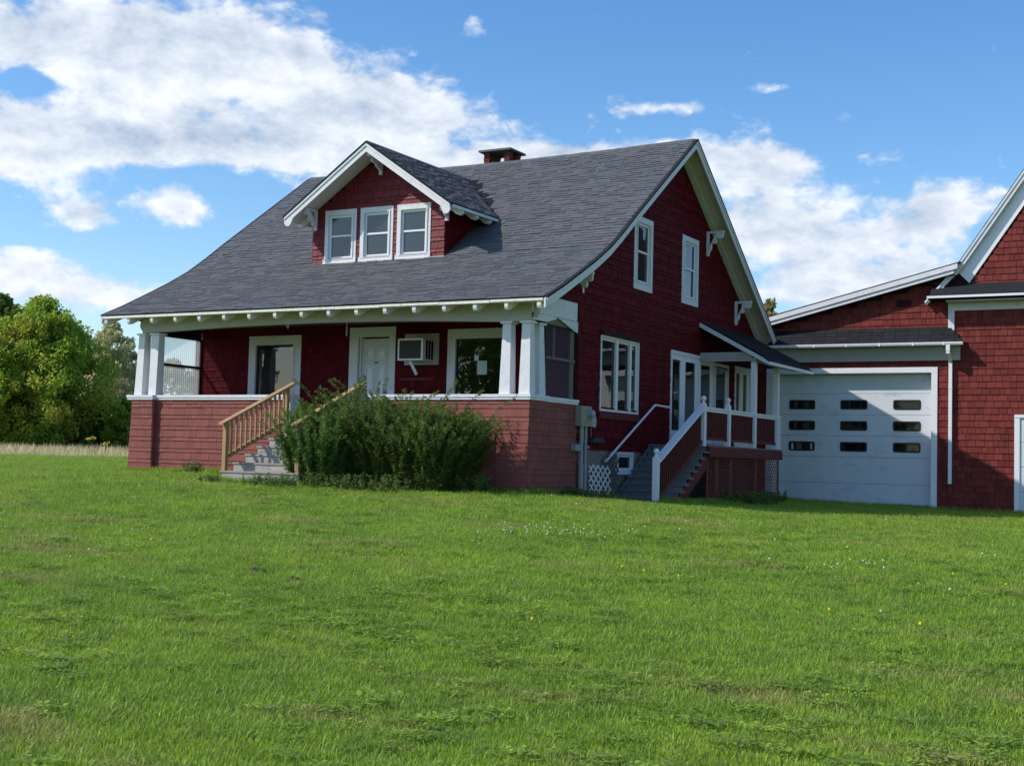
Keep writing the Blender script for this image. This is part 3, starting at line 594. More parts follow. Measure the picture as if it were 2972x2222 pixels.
# ---- porch base: shingled parapet, piers, sills, columns, beam, screens
FB_ = Fr(O=(0, 0, 0))
base = MB(); base.wb(-9.95, -6.12, 0.0, .12, -2.1, 0); base.wb(-3.98, -.05, 0.0, .12, -2.1, 0); base.wb(-.12, 0, 0.12, 2.1, -2.3, 0)
base.wb(-10.58, -10.46, .1, 2.1, -2.1, 0); base.wb(-6.14, -3.96, .13, .2, -2.1, -.78)
pw_o = base.build('porch_wall', redd, house)
cs = courses(-2.0, -.0, (.086, .086, .171)); cs = [(max(-2.1, -.086), 0.0)]; z = -.086; i = 0
while z > -2.15: h = (.086, .171)[i % 2]; cs.append((z - h, z)); z -= h; i += 1
def flare(z): return max(0, -z) * .052
shingle_wall(WS, FB_, [q for q in cs if q[0] > -1.95], lambda z: (-9.92, -6.12), [], (.12, .34), redp, pw_o, th=.021, gap=.004, w=2)
shingle_wall(WS, FB_, [q for q in cs if q[0] > -2.1], lambda z: (-3.98, -.70), [], (.12, .34), redp, pw_o, th=.021, gap=.004, w=2, nfun=lambda z: flare(z) * .5)
# left pier (battered, standing proud)
pier = MB(); pier.prism(FB_, [(-10.68, -2.1), (-9.90, -2.1), (-9.93, 0), (-10.55, 0)], -.1, .115); pier_o = pier.build('porch_pier', redd, house)
shingle_wall(WS, FB_, [q for q in cs if q[0] > -1.95], lambda z: (-10.56 + z * .05, -9.92 - z * .01), [], (.16, .36), redp, pier_o, th=.021, gap=.004, w=2, nof=.116)
FPR = Fr(O=(-9.90, 0, 0), u=(0, 1, 0), n=(1, 0, 0)); shingle_wall(WS, FPR, [q for q in cs if q[0] > -1.95], lambda z: (-.13, 0), [], (.12, .13), redp, pier_o, th=.014)
# right corner pier
shingle_wall(WS, FB_, [q for q in cs if q[0] > -2.15], lambda z: (-.70, .018), [], (.16, .36), redp, pw_o, th=.021, gap=.004, w=2, nof=.03, nfun=lambda z: flare(z) * .5)
shingle_wall(WS, FX, [q for q in cs if q[0] > -2.25], lambda z: (-.045 + z * .02, .69), [], (.16, .40), redp, pw_o, th=.021, gap=.004, w=2, nof=.012)
shingle_wall(WS, FX, [q for q in cs if q[0] > -2.25], lambda z: (.69, 2.17), [], (.16, .40), redp, pw_o, th=.021, gap=.004, w=2, nof=.001)
MB().box(FX, 2.175, 2.20, -2.1, -.93, -.02, .03).build('corner_trim', white, house)
# sills
b = MB()
for x0, x1, y0 in ((-10.70, -9.90, -.155), (-9.90, -6.12, -.045), (-3.98, -.74, -.045), (-.74, .045, -.075)):
    b = MB(); b.wb(x0, x1, y0, .16, .0, .05); b.wb(x0 - (.012 if x0 < -10 else 0), x1 + (.014 if x1 > 0 or x1 == -9.90 else 0), y0 - .015, .16, .0501, .11); b.build('porch_sill', white, house)
b = MB(); b.wb(-.14, .045, .161, .70, .0, .05); b.wb(-.14, .06, .161, .70, .0501, .11); b.wb(-.14, .03, .701, 2.10, -.005, .045); b.wb(-.14, .045, .701, 2.10, .0451, .10); b.build('porch_sill', white, house)
b = MB(); b.wb(-10.62, -10.45, .161, 2.1, .0, .10); b.build('porch_sill', white, house)
def column(x0, x1, xt0, xt1, y0, y1, yt0, yt1):
    b = MB(); z0, z1 = .11, 1.525
    P = [(x0, y0, z0), (x1, y0, z0), (x1, y1, z0), (x0, y1, z0), (xt0, yt0, z1), (xt1, yt0, z1), (xt1, yt1, z1), (xt0, yt1, z1)]
    b.add(P, [(3, 2, 1, 0), (4, 5, 6, 7), (0, 1, 5, 4), (1, 2, 6, 5), (2, 3, 7, 6), (3, 0, 4, 7)]); b.wb(xt0 - .04, xt1 + .04, yt0 - .04, yt1 + .04, 1.5251, 1.565); b.build('porch_column', white, house)
column(-10.62, -10.385, -10.55, -10.365, -.02, .22, .0, .19); column(-10.175, -9.94, -10.15, -9.915, -.02, .22, .0, .19)
column(-.70, -.455, -.655, -.47, -.02, .22, .0, .19); column(-.25, -.0, -.215, -.03, -.02, .22, .0, .17); column(-.25, -.0, -.22, -.03, .40, .66, .395, .575)
# box beam, slightly arched between the columns
b = MB(); n = 28; zb = lambda x: 1.568 + .11 * max(0, 1 - ((x + 5.6) / 4.9) ** 2)
xsb = [-10.45 + (10.44) * i / n for i in range(n + 1)]
for a, c in zip(xsb[:-1], xsb[1:]): b.prism(FB_, [(a, zb(a)), (c, zb(c)), (c, 1.80), (a, 1.80)], -.18, .0)
b.wb(-10.46, -.01, -.012, .18, 1.8001, 1.96)
for sx_, xx in ((-1, -10.455), (1, -.005)):
    b.prism(FB_, [(xx, 1.62), (xx + sx_ * .05, 1.65), (xx + sx_ * .10, 1.72), (xx + sx_ * .10, 1.80), (xx + sx_ * .08, 1.85), (xx + sx_ * .10, 1.93), (xx, 1.98)], -.16, -.02)
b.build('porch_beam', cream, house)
# side panel over the right end of the porch, the lower board torn loose
b = MB(); b.prism(FX, [(.0, 1.745), (1.95, 1.745), (1.95, 2.13), (.84, 2.13), (.30, 1.98), (.0, 1.98)], -.02, .03); b.prism(FX, [(.02, 1.60), (.60, 1.60), (1.02, 1.70), (1.02, 1.741), (.02, 1.741)], -.02, .028); b.build('end_panel', white, house)
b = MB(); b.prism(FX, [(.60, 1.575), (1.80, 1.575), (1.90, 1.741), (.60, 1.741)], -.03, .0); b.build('bare_plywood', ply, house)
b = MB(); b.prism(Fr(O=(.03, 0, 0), u=(0, 1, 0), n=(1, .0, 0)), [(1.03, 1.73), (1.96, 1.735), (1.95, 1.50), (1.78, 1.53)], .0, .02); b.build('loose_board', mat('board_with_chipped_paint', (.62, .67, .68), .5, .3, .04, 4, dirt=(.03, .035, .045), damt=1, dscale=7), house)
# left opening: framed clear corrugated sheet; right opening: smoky one
def corrugated(F, u0, u1, z0, z1, matl, parent, pitch=.07):
    b = MB(); k = int((u1 - u0) / pitch * 6); P = []; fs = []
    for i in range(k + 1):
        u = u0 + (u1 - u0) * i / k; n = .012 * math.sin(2 * math.pi * (u - u0) / pitch); P += [F.p(u, z0, n), F.p(u, z1, n)]
    fs = [(2 * i, 2 * i + 2, 2 * i + 3, 2 * i + 1) for i in range(k)]; b.add(P, fs); return b.build('corrugated_sheet', matl, parent, smooth=True)
FSL = Fr(O=(-10.5, 0, 0), u=(0, 1, 0), n=(1, 0, 0)); FSR = Fr(O=(-.05, 0, 0), u=(0, 1, 0), n=(1, 0, 0))
b = MB(); b.box(FSL, .22, .30, .11, 1.60, -.03, .03); b.box(FSL, 2.03, 2.1, .11, 1.60, -.03, .03); b.box(FSL, .30, 2.03, .87, .93, -.03, .03); b.box(FSL, .30, 2.03, 1.57, 1.86, -.03, .03); b.box(FSL, .30, 2.03, .10, .14, -.03, .03)
wsl = b.build('porch_screen', black, house); corrugated(FSL, .30, 2.03, .11, 1.6, corrL, wsl)
b = MB(); b.box(FSR, 1.78, 1.95, .10, 1.60, -.03, .015, 1); b.box(FSR, .68, 1.95, .87, .925, .018, .045, 1); b.box(FSR, .66, .70, .10, 1.6, -.03, .02); b.box(FSR, .70, 1.78, 1.56, 1.60, -.03, .02); b.box(FSR, .70, 1.95, .08, .12, -.03, .02)
wsr = b.build('porch_screen', [black, mat('grey_weathered_stud', (.13, .14, .13), .8)], house); corrugated(FSR, .69, 1.80, .11, 1.58, corrR, wsr)
MB().box(FSR, 1.14, 1.17, .92, 1.56, -.06, -.03).build('screen_batten', white, wsr)
# stair-head pedestal
b = MB(); b.wb(-6.11, -5.93, -.03, .14, -.72, .0); b.wb(-6.15, -5.89, -.07, .16, .0, .05); b.wb(-6.17, -5.86, -.09, .16, .056, .11); b.build('pedestal', white, house)
b = MB(); b.wb(-3.98, -3.80, -.03, .14, -.72, -.001); b.build('pedestal', white, house)
tag(MB().tube([(-5.25, 1.0, 1.86), (-5.25, 1.0, 1.48)], .014).build('hanging_rod', white), 'thin white rod hanging from the porch ceiling left of the door', 'rod')
b = MB(); b.add([(-6.95, .9, 1.83), (-6.75, .9, 1.83), (-6.85, .75, 1.83), (-6.82, .88, 1.66)], [(0, 1, 3), (1, 2, 3), (2, 0, 3), (0, 2, 1)])
tag(b.build('porch_bracket', white), 'small white wedge shaped bracket under the porch ceiling', 'light')  # plain triangular bracket, no lamp in it

# ---- wall shingles out
WS.emit('wall_shingle', 'small_wall_shingles', 300)

# ---- roof shingles
RS = Shingles()
def slope_frames():
    for (y0, z0), (y1, z1) in zip(PROF[:7], PROF[1:8]): yield (y0, z0, y1, z1)
def along(s):
    for (y0, z0), (y1, z1) in zip(PROF[:7], PROF[1:8]):
        L = math.hypot(y1 - y0, z1 - z0)
        if s <= L: t = s / L; return y0 + (y1 - y0) * t, z0 + (z1 - z0) * t, Vector((0, y1 - y0, z1 - z0)).normalized()
        s -= L
    return None
EXP = .142; s = -.01; kk = 0
while True:
    q = along(max(s, 0))
    if q is None: break
    y, z, v = q; nrm = Vector((0, -v.z, v.y)); F = Fr(O=(0, y, z), u=(1, 0, 0), n=nrm, v=v)
    if s < 0: F.O -= v * .015
    u = RX0 - random.uniform(0, .2)
    while u < RX1:
        w = random.choice((.12, .17, .2, .24, .3, .36)); e = min(u + w, RX1); a = max(u, RX0)
        if e > a + .02:
            xm = (a + e) / 2
            inside = DX0 + .05 < xm < DX1 - .05 and y > DY + .05 and z < dorm_top(xm) + .25
            if not inside and (y < 7.2):
                thick = random.random() < .5
                RS.add(F, a, e - .004, 0, EXP + .03, .001, (.021 if thick else .012) * random.uniform(.9, 1.15), .15, round(random.random(), 1), roofm, roof_o)
        u = e if e < RX1 else RX1 + 1
    s += EXP; kk += 1
# dormer right and left slopes
for sg in (1, -1):
    L = math.hypot(DHW, DRISE); v = Vector((-sg * DHW, 0, DRISE)).normalized(); nrm = Vector((sg * DRISE, 0, DHW)).normalized(); s = -.01
    while s < L - .05:
        O = Vector((DXC + sg * DHW, 0, DZ - DRISE)) + v * s; F = Fr(O=O, u=(0, 1, 0), n=nrm, v=v); u = 1.80
        while u < 6.6:
            e = u + random.choice((.12, .17, .2, .24, .3, .36))
            if roofz(u + .1) < O.z + .01:
                RS.add(F, u, e - .004, 0, min(EXP + .03, L - s), .001, (.024 if random.random() < .5 else .009), .15, round(random.random(), 1), roofm, dr_o, 1.0 if sg > 0 else .1)
            u = e
        s += EXP
RS.emit('roof_shingle', 'small_roof_shingles', 300, fn=sag, only=roof_o)
# ridge caps
b = MB(); x = RX0
while x < RX1 - .05:
    e = min(x + .14, RX1 + .02); zz = .012 + random.uniform(0, .006)
    b.prism(FP, [(7.22 - .13, 6.76 - .09 + zz + .012), (7.22, 6.76 + zz + .02), (7.22 + .13, 6.76 - .09 + zz + .012), (7.22 + .13, 6.76 - .10), (7.22, 6.76 - .01), (7.22 - .13, 6.76 - .10)], x, e + .02 * 0, a=random.random()); x = e
b.build('ridge_cap', roofm, roof_o, kind='stuff', fn=sag)
b = MB(); y = 1.78
while y < 6.2:
    b.prism(Fr(u=(1, 0, 0), n=(0, -1, 0)), [(DXC - .13, DZ - .068), (DXC, DZ + .03), (DXC + .13, DZ - .068), (DXC + .13, DZ - .09), (DXC, DZ - .0), (DXC - .13, DZ - .09)], -(y + .145), -y, a=random.random()); y += .14
b.build('ridge_cap', roofm, dr_o, kind='stuff')
# ---- chimney
b = MB(); b.wb(-5.55, -4.73, 7.25, 7.89, 5.6, 6.50); ch = b.build('chimney', brick, house)
for xx, yy in ((-5.54, 7.26), (-4.92, 7.26), (-5.54, 7.70), (-4.92, 7.70)):
    for i in range(7):
        j = .008 * (i % 2); MB().wb(xx + j, xx + .18 - j, yy + j, yy + .18 - j, 6.501 + i * .071, 6.501 + i * .071 + .066).build('brick', brick, ch)
b = MB(); b.wb(-5.64, -4.66, 7.14, 8.0, 6.99, 7.04); b.build('chimney_cap', slate, ch)
# ================================================================== FRONT STEPS
steps = thing('front_steps', (-5.03, -1.0, -1.82), 'weathered white wooden steps with new pine railings leading up to the porch', 'steps')
SX0, SX1 = -6.02, -4.03
tz = [-1.56, -1.384, -1.208, -1.032, -.856, -.68]; ty = [-2.12, -1.745, -1.37, -.995, -.62, -.245]
for i, (z, y) in enumerate(zip(tz, ty)):
    nm = MB().wb(SX0 - .02, SX1 + .02, y, y + (.40 if i < 5 else .40), z - .035, z); nm.build('tread', weatht if i in (0, 1) else weath, steps)
    MB().wb(SX0, SX1, y + .02, y + .045, (z - .176 + .001) if i else -2.0, z - .036).build('riser', weath, steps)
b = MB()
for x in (SX0 + .005, SX1 - .045): b.prism(Fr(O=(x, 0, 0), u=(0, 1, 0), n=(1, 0, 0)), [(-2.07, -1.6)] + [p for z, y in zip(tz, ty) for p in ((y + .046, z - .037 - .14), (y + .046, z - .037))][1:] + [(.1, -.717), (.1, -1.0), (-1.7, -2.0), (-2.07, -2.0)], 0, .04)
b.build('stringer', weath, steps)
for xr, lab in ((SX0 + .05, 0), (SX1 - .05, 1)):
    def railz(y): return -.545 + (y + 2.06) * (.885 / 2.10)
    MB().wb(xr - .045, xr + .045, -2.10, -2.01, -1.559, railz(-2.05) - .02).build('newel_post', tanw, steps)
    MB().wb(xr - .045, xr + .045, -.17, -.08, -.679, railz(-.12) - .02).build('newel_post', tanw, steps)
    FRl = Fr(O=(xr, 0, 0), u=(0, 1, 0), n=(1, 0, 0))
    MB().prism(FRl, [(-2.22, railz(-2.22) - .018), (.10, railz(.10) - .018), (.10, railz(.10) + .022), (-2.22, railz(-2.22) + .022)], -.07, .07).build('handrail', tanw, steps)
    MB().prism(FRl, [(-2.02, railz(-2.02) - .80), (-.17, railz(-.17) - .80), (-.17, railz(-.17) - .70), (-2.02, railz(-2.02) - .70)], -.02, .02).build('bottom_rail', tanw, steps)
    for i in range(12):
        y = -1.93 + i * .151
        MB().prism(FRl, [(y - .018, railz(y) - .77), (y + .018, railz(y) - .755), (y + .018, railz(y) - .012), (y - .018, railz(y) - .02)], .021, .057).build('baluster', tanw, steps)
# ================================================================== SIDE DECK, STAIRS, CANOPY
deck = thing('side_deck', (.8, 7.5, -2.05), 'grey side deck and stairs with red balustrade, white newels and small black canopy', 'deck')
DZT = -.735
y = 5.80
while y < 11.1: MB().wb(.03, 1.52, y, min(y + .135, 11.12), DZT - .03, DZT).build('deck_board', grey, deck); y += .14
rz = [DZT - .149 * i for i in range(9)]; ry = [5.78 - .236 * i for i in range(9)]
for i in range(1, 9):
    MB().wb(.05, 1.56, ry[i] - .03, ry[i] + .245, rz[i] - .035, rz[i]).build('tread', grey, deck)
for i in range(9):
    MB().wb(.14, 1.48, ry[i] + .015, ry[i] + .035, rz[i] - .148, rz[i] - .036).build('riser', grey, deck)
b = MB(); b.prism(Fr(O=(.075, 0, 0), u=(0, 1, 0), n=(1, 0, 0)), [(3.9, -2.2), (4.3, -2.2), (5.9, -1.25), (5.9, -.80), (5.75, -.78), (3.9, -1.96)], 0, .04); b.build('stringer', grey, deck)
b = MB(); b.prism(Fr(O=(1.44, 0, 0), u=(0, 1, 0), n=(1, 0, 0)), [(3.95, -2.15), (4.3, -2.15), (5.9, -1.25), (5.9, -.92), (5.75, -.92), (3.95, -2.05)], 0, .04); b.build('stringer', redw, deck)
MB().wb(.03, 1.56, 5.80, 11.12, DZT - .27, DZT - .031).build('fascia_board', redw, deck)
def newel(x, y, z0, z1, finial=True):
    b = MB(); b.wb(x - .055, x + .055, y - .07, y + .07, z0, z1)
    if finial:
        b.tube([(x, y, z1), (x, y, z1 + .02), (x, y, z1 + .04), (x, y, z1 + .07)], [.05, .055, .035, .03], 12); b.ball((x, y, z1 + .125), .065, 12)
    b.build('newel_post', white2, deck)
newel(1.46, 2.95, -2.08, -1.06); newel(1.46, 5.62, -.76, .20); newel(1.46, 7.23, DZT, .235)
for y, x in ((9.07, 1.46), (10.85, 1.46)): MB().wb(x - .06, x + .06, y - .075, y + .075, DZT, 1.42).build('canopy_post', white2, deck)
FRd = Fr(O=(1.46, 0, 0), u=(0, 1, 0), n=(1, 0, 0))
# stair rail
MB().prism(FRd, [(2.98, -1.17), (5.56, .10), (5.56, .15), (2.98, -1.12)], -.09, .09).build('handrail', white2, deck)
MB().prism(FRd, [(3.02, -1.22), (5.55, .03), (5.55, .095), (3.02, -1.165)], -.02, .02).build('handrail_support', white2, deck)
MB().prism(FRd, [(3.02, -1.98), (5.55, -.72), (5.55, -.63), (3.02, -1.89)], -.02, .02).build('bottom_rail', redw, deck)
y = 3.12
while y < 5.5:
    t = (y - 3.02) / 2.53; MB().box(FRd, y - .019, y + .019, -1.90 + 1.26 * t, -1.20 + 1.26 * t, -.018, .018).build('baluster', redw, deck); y += .105
for a, c in ((5.69, 7.16), (7.30, 8.995), (9.145, 10.775)):
    MB().box(FRd, a, c, .10, .14, -.055, .055).build('handrail', white2, deck); MB().box(FRd, a, c, .035, .099, -.02, .02).build('handrail_support', white2, deck)
    MB().box(FRd, a, c, -.62, -.56, -.02, .02).build('bottom_rail', redw, deck)
    y = a + .06
    while y < c - .03: MB().box(FRd, y - .019, y + .019, -.56, .034, -.018, .018).build('baluster', redw, deck); y += .105
b = MB(); b.box(FRd, 10.925, 11.12, .10, .14, -.055, .055); b.box(FRd, 11.04, 11.12, DZT, .10, -.04, .04); b.build('end_post', white2, deck)
for a, c in ((6.5, 7.0), (7.9, 8.1)): pass
# red lattice skirt in frames
for a, c in ((5.85, 6.45), (6.50, 7.38), (7.42, 9.20), (9.25, 11.05)):
    b = MB(); b.box(FRd, a, a + .05, -2.15, -1.01, -.0, .03); b.box(FRd, c - .05, c, -2.15, -1.01, -.0, .03); b.build('skirt_frame', redp, deck)
    b = MB(); h = 1.14
    u = a - h
    while u < c:
        for sg in (1, -1):
            u0, z0, u1, z1 = (u, -2.15, u + h, -1.01) if sg > 0 else (u, -1.01, u + h, -2.15)
            if u0 < a + .05: t = (a + .05 - u0) / h; u0 = a + .05; z0 = z0 + (z1 - z0) * t
            if u1 > c - .05: t = (u1 - (c - .05)) / (u1 - u0) if u1 > u0 else 1; z1 = z1 - (z1 - z0) * t; u1 = c - .05
            if u1 > u0 + .02: b.prism(FRd, [(u0 - .015, z0), (u0 + .015, z0), (u1 + .015, z1), (u1 - .015, z1)], -.008 if sg > 0 else .001, -.0 if sg > 0 else .009)
        u += .16
    b.build('skirt_lattice', redp, deck, kind='stuff')
# canopy
FC = Fr(u=(1, 0, 0), n=(0, -1, 0))
b = MB(); b.prism(FC, [(0.02, 2.44), (1.70, 1.545), (1.90, 1.40), (1.90, 1.44), (1.70, 1.585), (0.02, 2.485)], -12.6, -9.0); can = b.build('canopy_roof', roofb, deck)
for yy in (8.975, 12.6):
    b = MB(); b.prism(FC, [(0.02, 2.34), (1.70, 1.43), (1.90, 1.33), (1.90, 1.40), (1.70, 1.54), (0.02, 2.455)], -yy, -yy + .035); b.build('rake_board', white, can)
MB().wb(1.885, 1.92, 8.95, 12.6, 1.345, 1.42).build('gutter', white2, can)
b = MB(); b.prism(FC, [(0.02, 2.33), (1.72, 1.42), (1.72, 1.50), (0.02, 2.43)], -12.5, -9.01); b.build('soffit', cream, can)
b = MB(); b.wb(.03, 1.395, 9.02, 9.10, 1.60, 1.68); b.wb(.05, 1.395, 9.02, 9.095, 1.525, 1.597); b.wb(.09, 1.395, 9.02, 9.09, 1.45, 1.522); b.wb(1.40, 1.52, 9.0, 12.5, 1.43, 1.53); b.build('canopy_beam', cream, deck)
rs = Shingles()
L = math.hypot(1.68, .9); v = Vector((-1.70, 0, .90)).normalized(); nrm = Vector((.9, 0, 1.70)).normalized(); s_ = 0
while s_ < L:
    O = Vector((1.70, 0, 1.587)) + v * s_; F = Fr(O=O, u=(0, 1, 0), n=nrm, v=v); u = 8.97
    while u < 12.6: e = min(u + .3, 12.6); rs.add(F, u, e - .01, 0, .16, .001, .010, .15, round(random.random(), 1), roofb, can); u = e
    s_ += .14
rs.emit('roof_shingle', 'roof_shingles', 0)

# pipe handrail on the house wall
b = MB(); b.tube([(.11, 3.30, -1.18), (.11, 5.98, .19), (.11, 6.88, .175)], .026, 10); b.tube([(.11, 3.42, -1.12), (.02, 3.42, -1.12)], .012, 6); b.tube([(.11, 6.8, .175), (.02, 6.8, .15)], .012, 6)
tag(b.build('pipe_handrail', white2), 'bent white pipe handrail fixed to the red wall beside the grey stairs', 'handrail')

# ================================================================== ELECTRIC METER
mt = thing('electric_meter', (.08, 2.2, -2.0), 'tan electric meter box with grey conduits beside the porch corner', 'meter')
MB().wb(.02, .16, 1.98, 2.49, -.445, -.02).build('meter_box', meterm, mt)
b = MB(); b.tube([(.16, 2.36, -.18), (.19, 2.36, -.18)], .115, 16); b.build('meter_ring', galv, mt); b = MB(); b.tube([(.19, 2.36, -.18), (.26, 2.36, -.18), (.28, 2.36, -.18)], [.085, .085, .06], 16); b.build('meter_dial', mat('meter_dial_grey', (.30, .32, .36), .25), mt)
for y, r, z0 in ((2.13, .045, -2.05), (2.32, .038, -1.0)):
    b = MB(); b.tube([(.10, y, -.446), (.10, y, -.80)], r, 12); b.tube([(.10, y, -.80), (.10, y, -1.25)], r * .9, 12); b.tube([(.10, y, -1.25), (.10, y, -2.1)], r * 1.25, 12); b.build('conduit', galv, mt)
b = MB(); b.wb(.02, .13, 1.80, 2.08, -.97, -.83); b.build('junction_box', galv, mt)
b = MB(); b.wb(.02, .11, 2.41, 2.50, -.91, -.85); b.build('cable_clip', galv, mt)
b = MB(); b.prism(FX, [(2.56, -.25), (2.62, -.20), (2.74, -.22), (2.78, -.28), (2.77, -.42), (2.70, -.46), (2.56, -.43)], .02, .13)
ph = thing('phone_box', (.07, 2.67, -.46), 'small rounded grey utility box right of the electric meter', 'utility box'); b.build('box_cover', mat('pale_grey_plastic', (.36, .40, .42), .5), ph)
b = MB(); b.tube([(.05, 2.68, -.46), (.05, 2.69, -.66)], .008, 6); b.build('cable', galv, ph)
b = MB(); b.prism(FX, [(2.58, -.78), (2.62, -.68), (3.0, -.67), (3.16, -.72), (3.16, -.77)], .02, .16)
tag(b.build('wall_hood', acg), 'dark low vent hood on the red wall below the utility box', 'vent')

# ================================================================== LATTICE PANELS
def lattice(name, P0, du, dv, wdt, hgt, matl, label):
    t = thing(name, P0, label, 'lattice'); F = Fr(O=P0, u=du, n=Vector(du).cross(Vector(dv)), v=dv); pitch = .19; h = hgt
    u = -h
    while u < wdt:
        for sg in (1, -1):
            u0, z0, u1, z1 = (u, 0, u + h, h) if sg > 0 else (u, h, u + h, 0)
            if u1 < .02 or u0 > wdt - .02: continue
            if u0 < 0: tt = -u0 / (u1 - u0); z0 += (z1 - z0) * tt; u0 = 0
            if u1 > wdt: tt = (u1 - wdt) / (u1 - u0); z1 -= (z1 - z0) * tt; u1 = wdt
            if u1 - u0 < .03: continue
            MB().prism(F, [(u0 - .028, z0), (u0 + .028, z0), (u1 + .028, z1), (u1 - .028, z1)], 0 if sg > 0 else .008, .007 if sg > 0 else .015).build('slat', matl, t)
        u += pitch
lattice('lattice_panel', (.20, 2.36, -2.03), (.10, .85, -.05), (-.04, .0, 1), .86, .80, mat('white_lattice_paint', (.62, .63, .66), .6), 'leaning white garden lattice at the foot of the red wall beside the meter')
lattice('lattice_panel', (.17, 3.22, -2.06), (.0, .62, .0), (-.06, .10, 1), .66, 1.05, mat('dark_weathered_lattice', (.10, .085, .095), .8), 'dark weathered lattice leaning next to the white one, behind the grey stairs')

# ================================================================== AIR CONDITIONER
ac = thing('air_conditioner', (-3.9, 1.8, .95), 'white window air conditioner sticking out between front door and right porch window', 'air conditioner')
b = MB(); b.box(FW, -4.40, -3.485, .895, 1.60, -.02, .03); b.build('mounting_board', mat('dull_white_board', (.42, .43, .40), .6), ac)
FA = Fr(O=(0, 1.6, 0)); b = MB(); b.box(FA, -4.25, -3.60, .965, 1.445, -.46, -.012); b.build('cabinet', white, ac)
b = MB(); b.box(FA, -4.26, -3.59, 1.41, 1.45, -.012, .012); b.box(FA, -4.26, -3.59, .96, 1.0, -.012, .012); b.box(FA, -4.26, -4.22, 1.0, 1.41, -.012, .012); b.box(FA, -3.64, -3.59, 1.0, 1.41, -.012, .012); b.build('bezel', white2, ac)
b = MB(); b.box(FA, -4.22, -3.64, 1.0, 1.41, -.0119, .0); b.build('grille', acg, ac)
FS = Fr(O=(-3.60, 1.6, 0), u=(0, 1, 0), n=(1, 0, 0))
for i in range(3): MB().box(FS, .12 + i * .11, .205 + i * .11, 1.0, 1.42, .0, .004).build('side_vent', dark, ac)
b = MB(); b.prism(Fr(O=(0, 1.75, 0)), [(-4.06, .96), (-3.98, .96), (-3.80, .66), (-3.86, .64)], 0, .03); b.build('support_strut', white, ac)

# ================================================================== BARN WITH GARAGE
G = 13.7; FGa = Fr(O=(0, G, 0))
barn = thing('garage_barn', (4.5, 15.5, -2.2), 'long red shingled garage and barn joined to the rear of the house', 'barn')
BS = Shingles()
def ltop(x): return 2.80 + (x - .1) * .2475
GD = (.42, 4.88, -2.3, 1.47)
vent = (3.88, 4.28, 3.25, 3.47)
b = MB(); sheet(b, FGa, [0.0, 5.40], ltop, -2.5, [GD], .12); link_o = b.build('garage_wall', redd, barn)
lspan = lambda z: (max(.0, .1 + (z - 2.72) / .2475), 5.27)
BC = courses(-2.32, 4.3, (.172,))
shingle_wall(BS, FGa, [q for q in BC], lspan, [GD, vent, (0, 5.3, 1.9, 2.62)], (.10, .24), redb, link_o, th=.023, gap=.009)
MB().box(FGa, *vent[:2], vent[2], vent[3], .0, .012).build('wall_vent', redd, link_o)
# barn main gable wall
def btop(x): return 4.15 + 1.45 * (x - 5.70) if x < 9.6 else 4.15 + 1.45 * (3.9) - 1.45 * (x - 9.6)
b = MB(); b.prism(FGa, [(5.40, -2.5), (13.6, -2.5), (13.6, 3.9), (9.6, 9.75), (5.40, 3.9)], -.12, .0); bw_o = b.build('barn_wall', redd, barn)
DR2 = (6.95, 9.0, -2.5, .30)
shingle_wall(BS, FGa, [q for q in BC if q[1] < 3.12], lambda z: (5.275, 9.9), [DR2], (.11, .26), redb, bw_o, th=.024, w=1.3, gap=.009)
shingle_wall(BS, FGa, courses(3.80, 8.0, (.172,)), lambda z: (5.80 + (z - 3.8) / 1.45, 9.9), [], (.11, .26), redb, bw_o, th=.024, gap=.009)
BS.emit('wall_shingle', 'small_wall_shingles', 300)
MB().box(FGa, 5.6, 5.645, -2.3, -2.05, .018, .02)
# trims
b = MB(); b.box(FGa, 5.26, 5.335, 2.5, 3.35, .019, .045); b.box(FGa, 5.34, 5.42, 2.5, 3.10, .019, .05); b.build('corner_board', white, barn)
b = MB(); b.box(FGa, 5.34, 10, 3.10, 3.30, .019, .045); b.build('frieze_board', white, barn)
b = MB(); b.box(FGa, 5.27, 10, 3.301, 3.345, .0, .40); b.build('soffit', cream, barn)
# pent eave across the barn gable
b = MB(); b.prism(Fr(O=(0, 0, 0), u=(0, 1, 0), n=(1, 0, 0)), [(G, 3.35), (G, 3.83), (G - .50, 3.49), (G - .50, 3.45)], 4.86, 11); b.prism(Fr(u=(0, 1, 0), n=(1, 0, 0)), [(G, 3.35), (G, 3.4), (G - .5, 3.45), (G - .5, 3.40)], 4.8, 4.86); pe = b.build('pent_roof', roofb, barn)
MB().wb(4.80, 11, G - .535, G - .501, 3.395, 3.455).build('drip_board', white2, pe)
# main barn roof, left slope with kicked eave, and rake boards
FBa = Fr(); Y0 = G - .16
prof = [(4.66, 3.40), (5.50, 4.33), (9.6, 10.27), (13.9, 4.04)]
b = MB()
for (x0, z0), (x1, z1) in zip(prof[:-1], prof[1:]): b.prism(FBa, [(x0, z0), (x1, z1), (x1, z1 - .05), (x0, z0 - .05)], -(G + 9), -Y0)
br = b.build('roof', roofb, barn)
for (x0, z0), (x1, z1) in zip(prof[:-1], prof[1:]):
    b = MB(); b.prism(FBa, [(x0 + .01, z0 - .051), (x1 + .0, z1 - .051), (x1 + .0, z1 - .26), (x0 + .06, z0 - .14)] if x1 < 9 else [(x0, z0 - .051), (x1, z1 - .051), (x1, z1 - .30), (x0, z0 - .30)], -Y0, -Y0 + .03)
    b.build('rake_board', white, br); b = MB(); b.prism(FBa, [(x0 + .01, z0 - .051), (x1, z1 - .051), (x1, z1 - .13), (x0 + .03, z0 - .10)], -Y0 + .0305, -Y0 + .055); b.build('rake_molding', white, br)
b = MB()
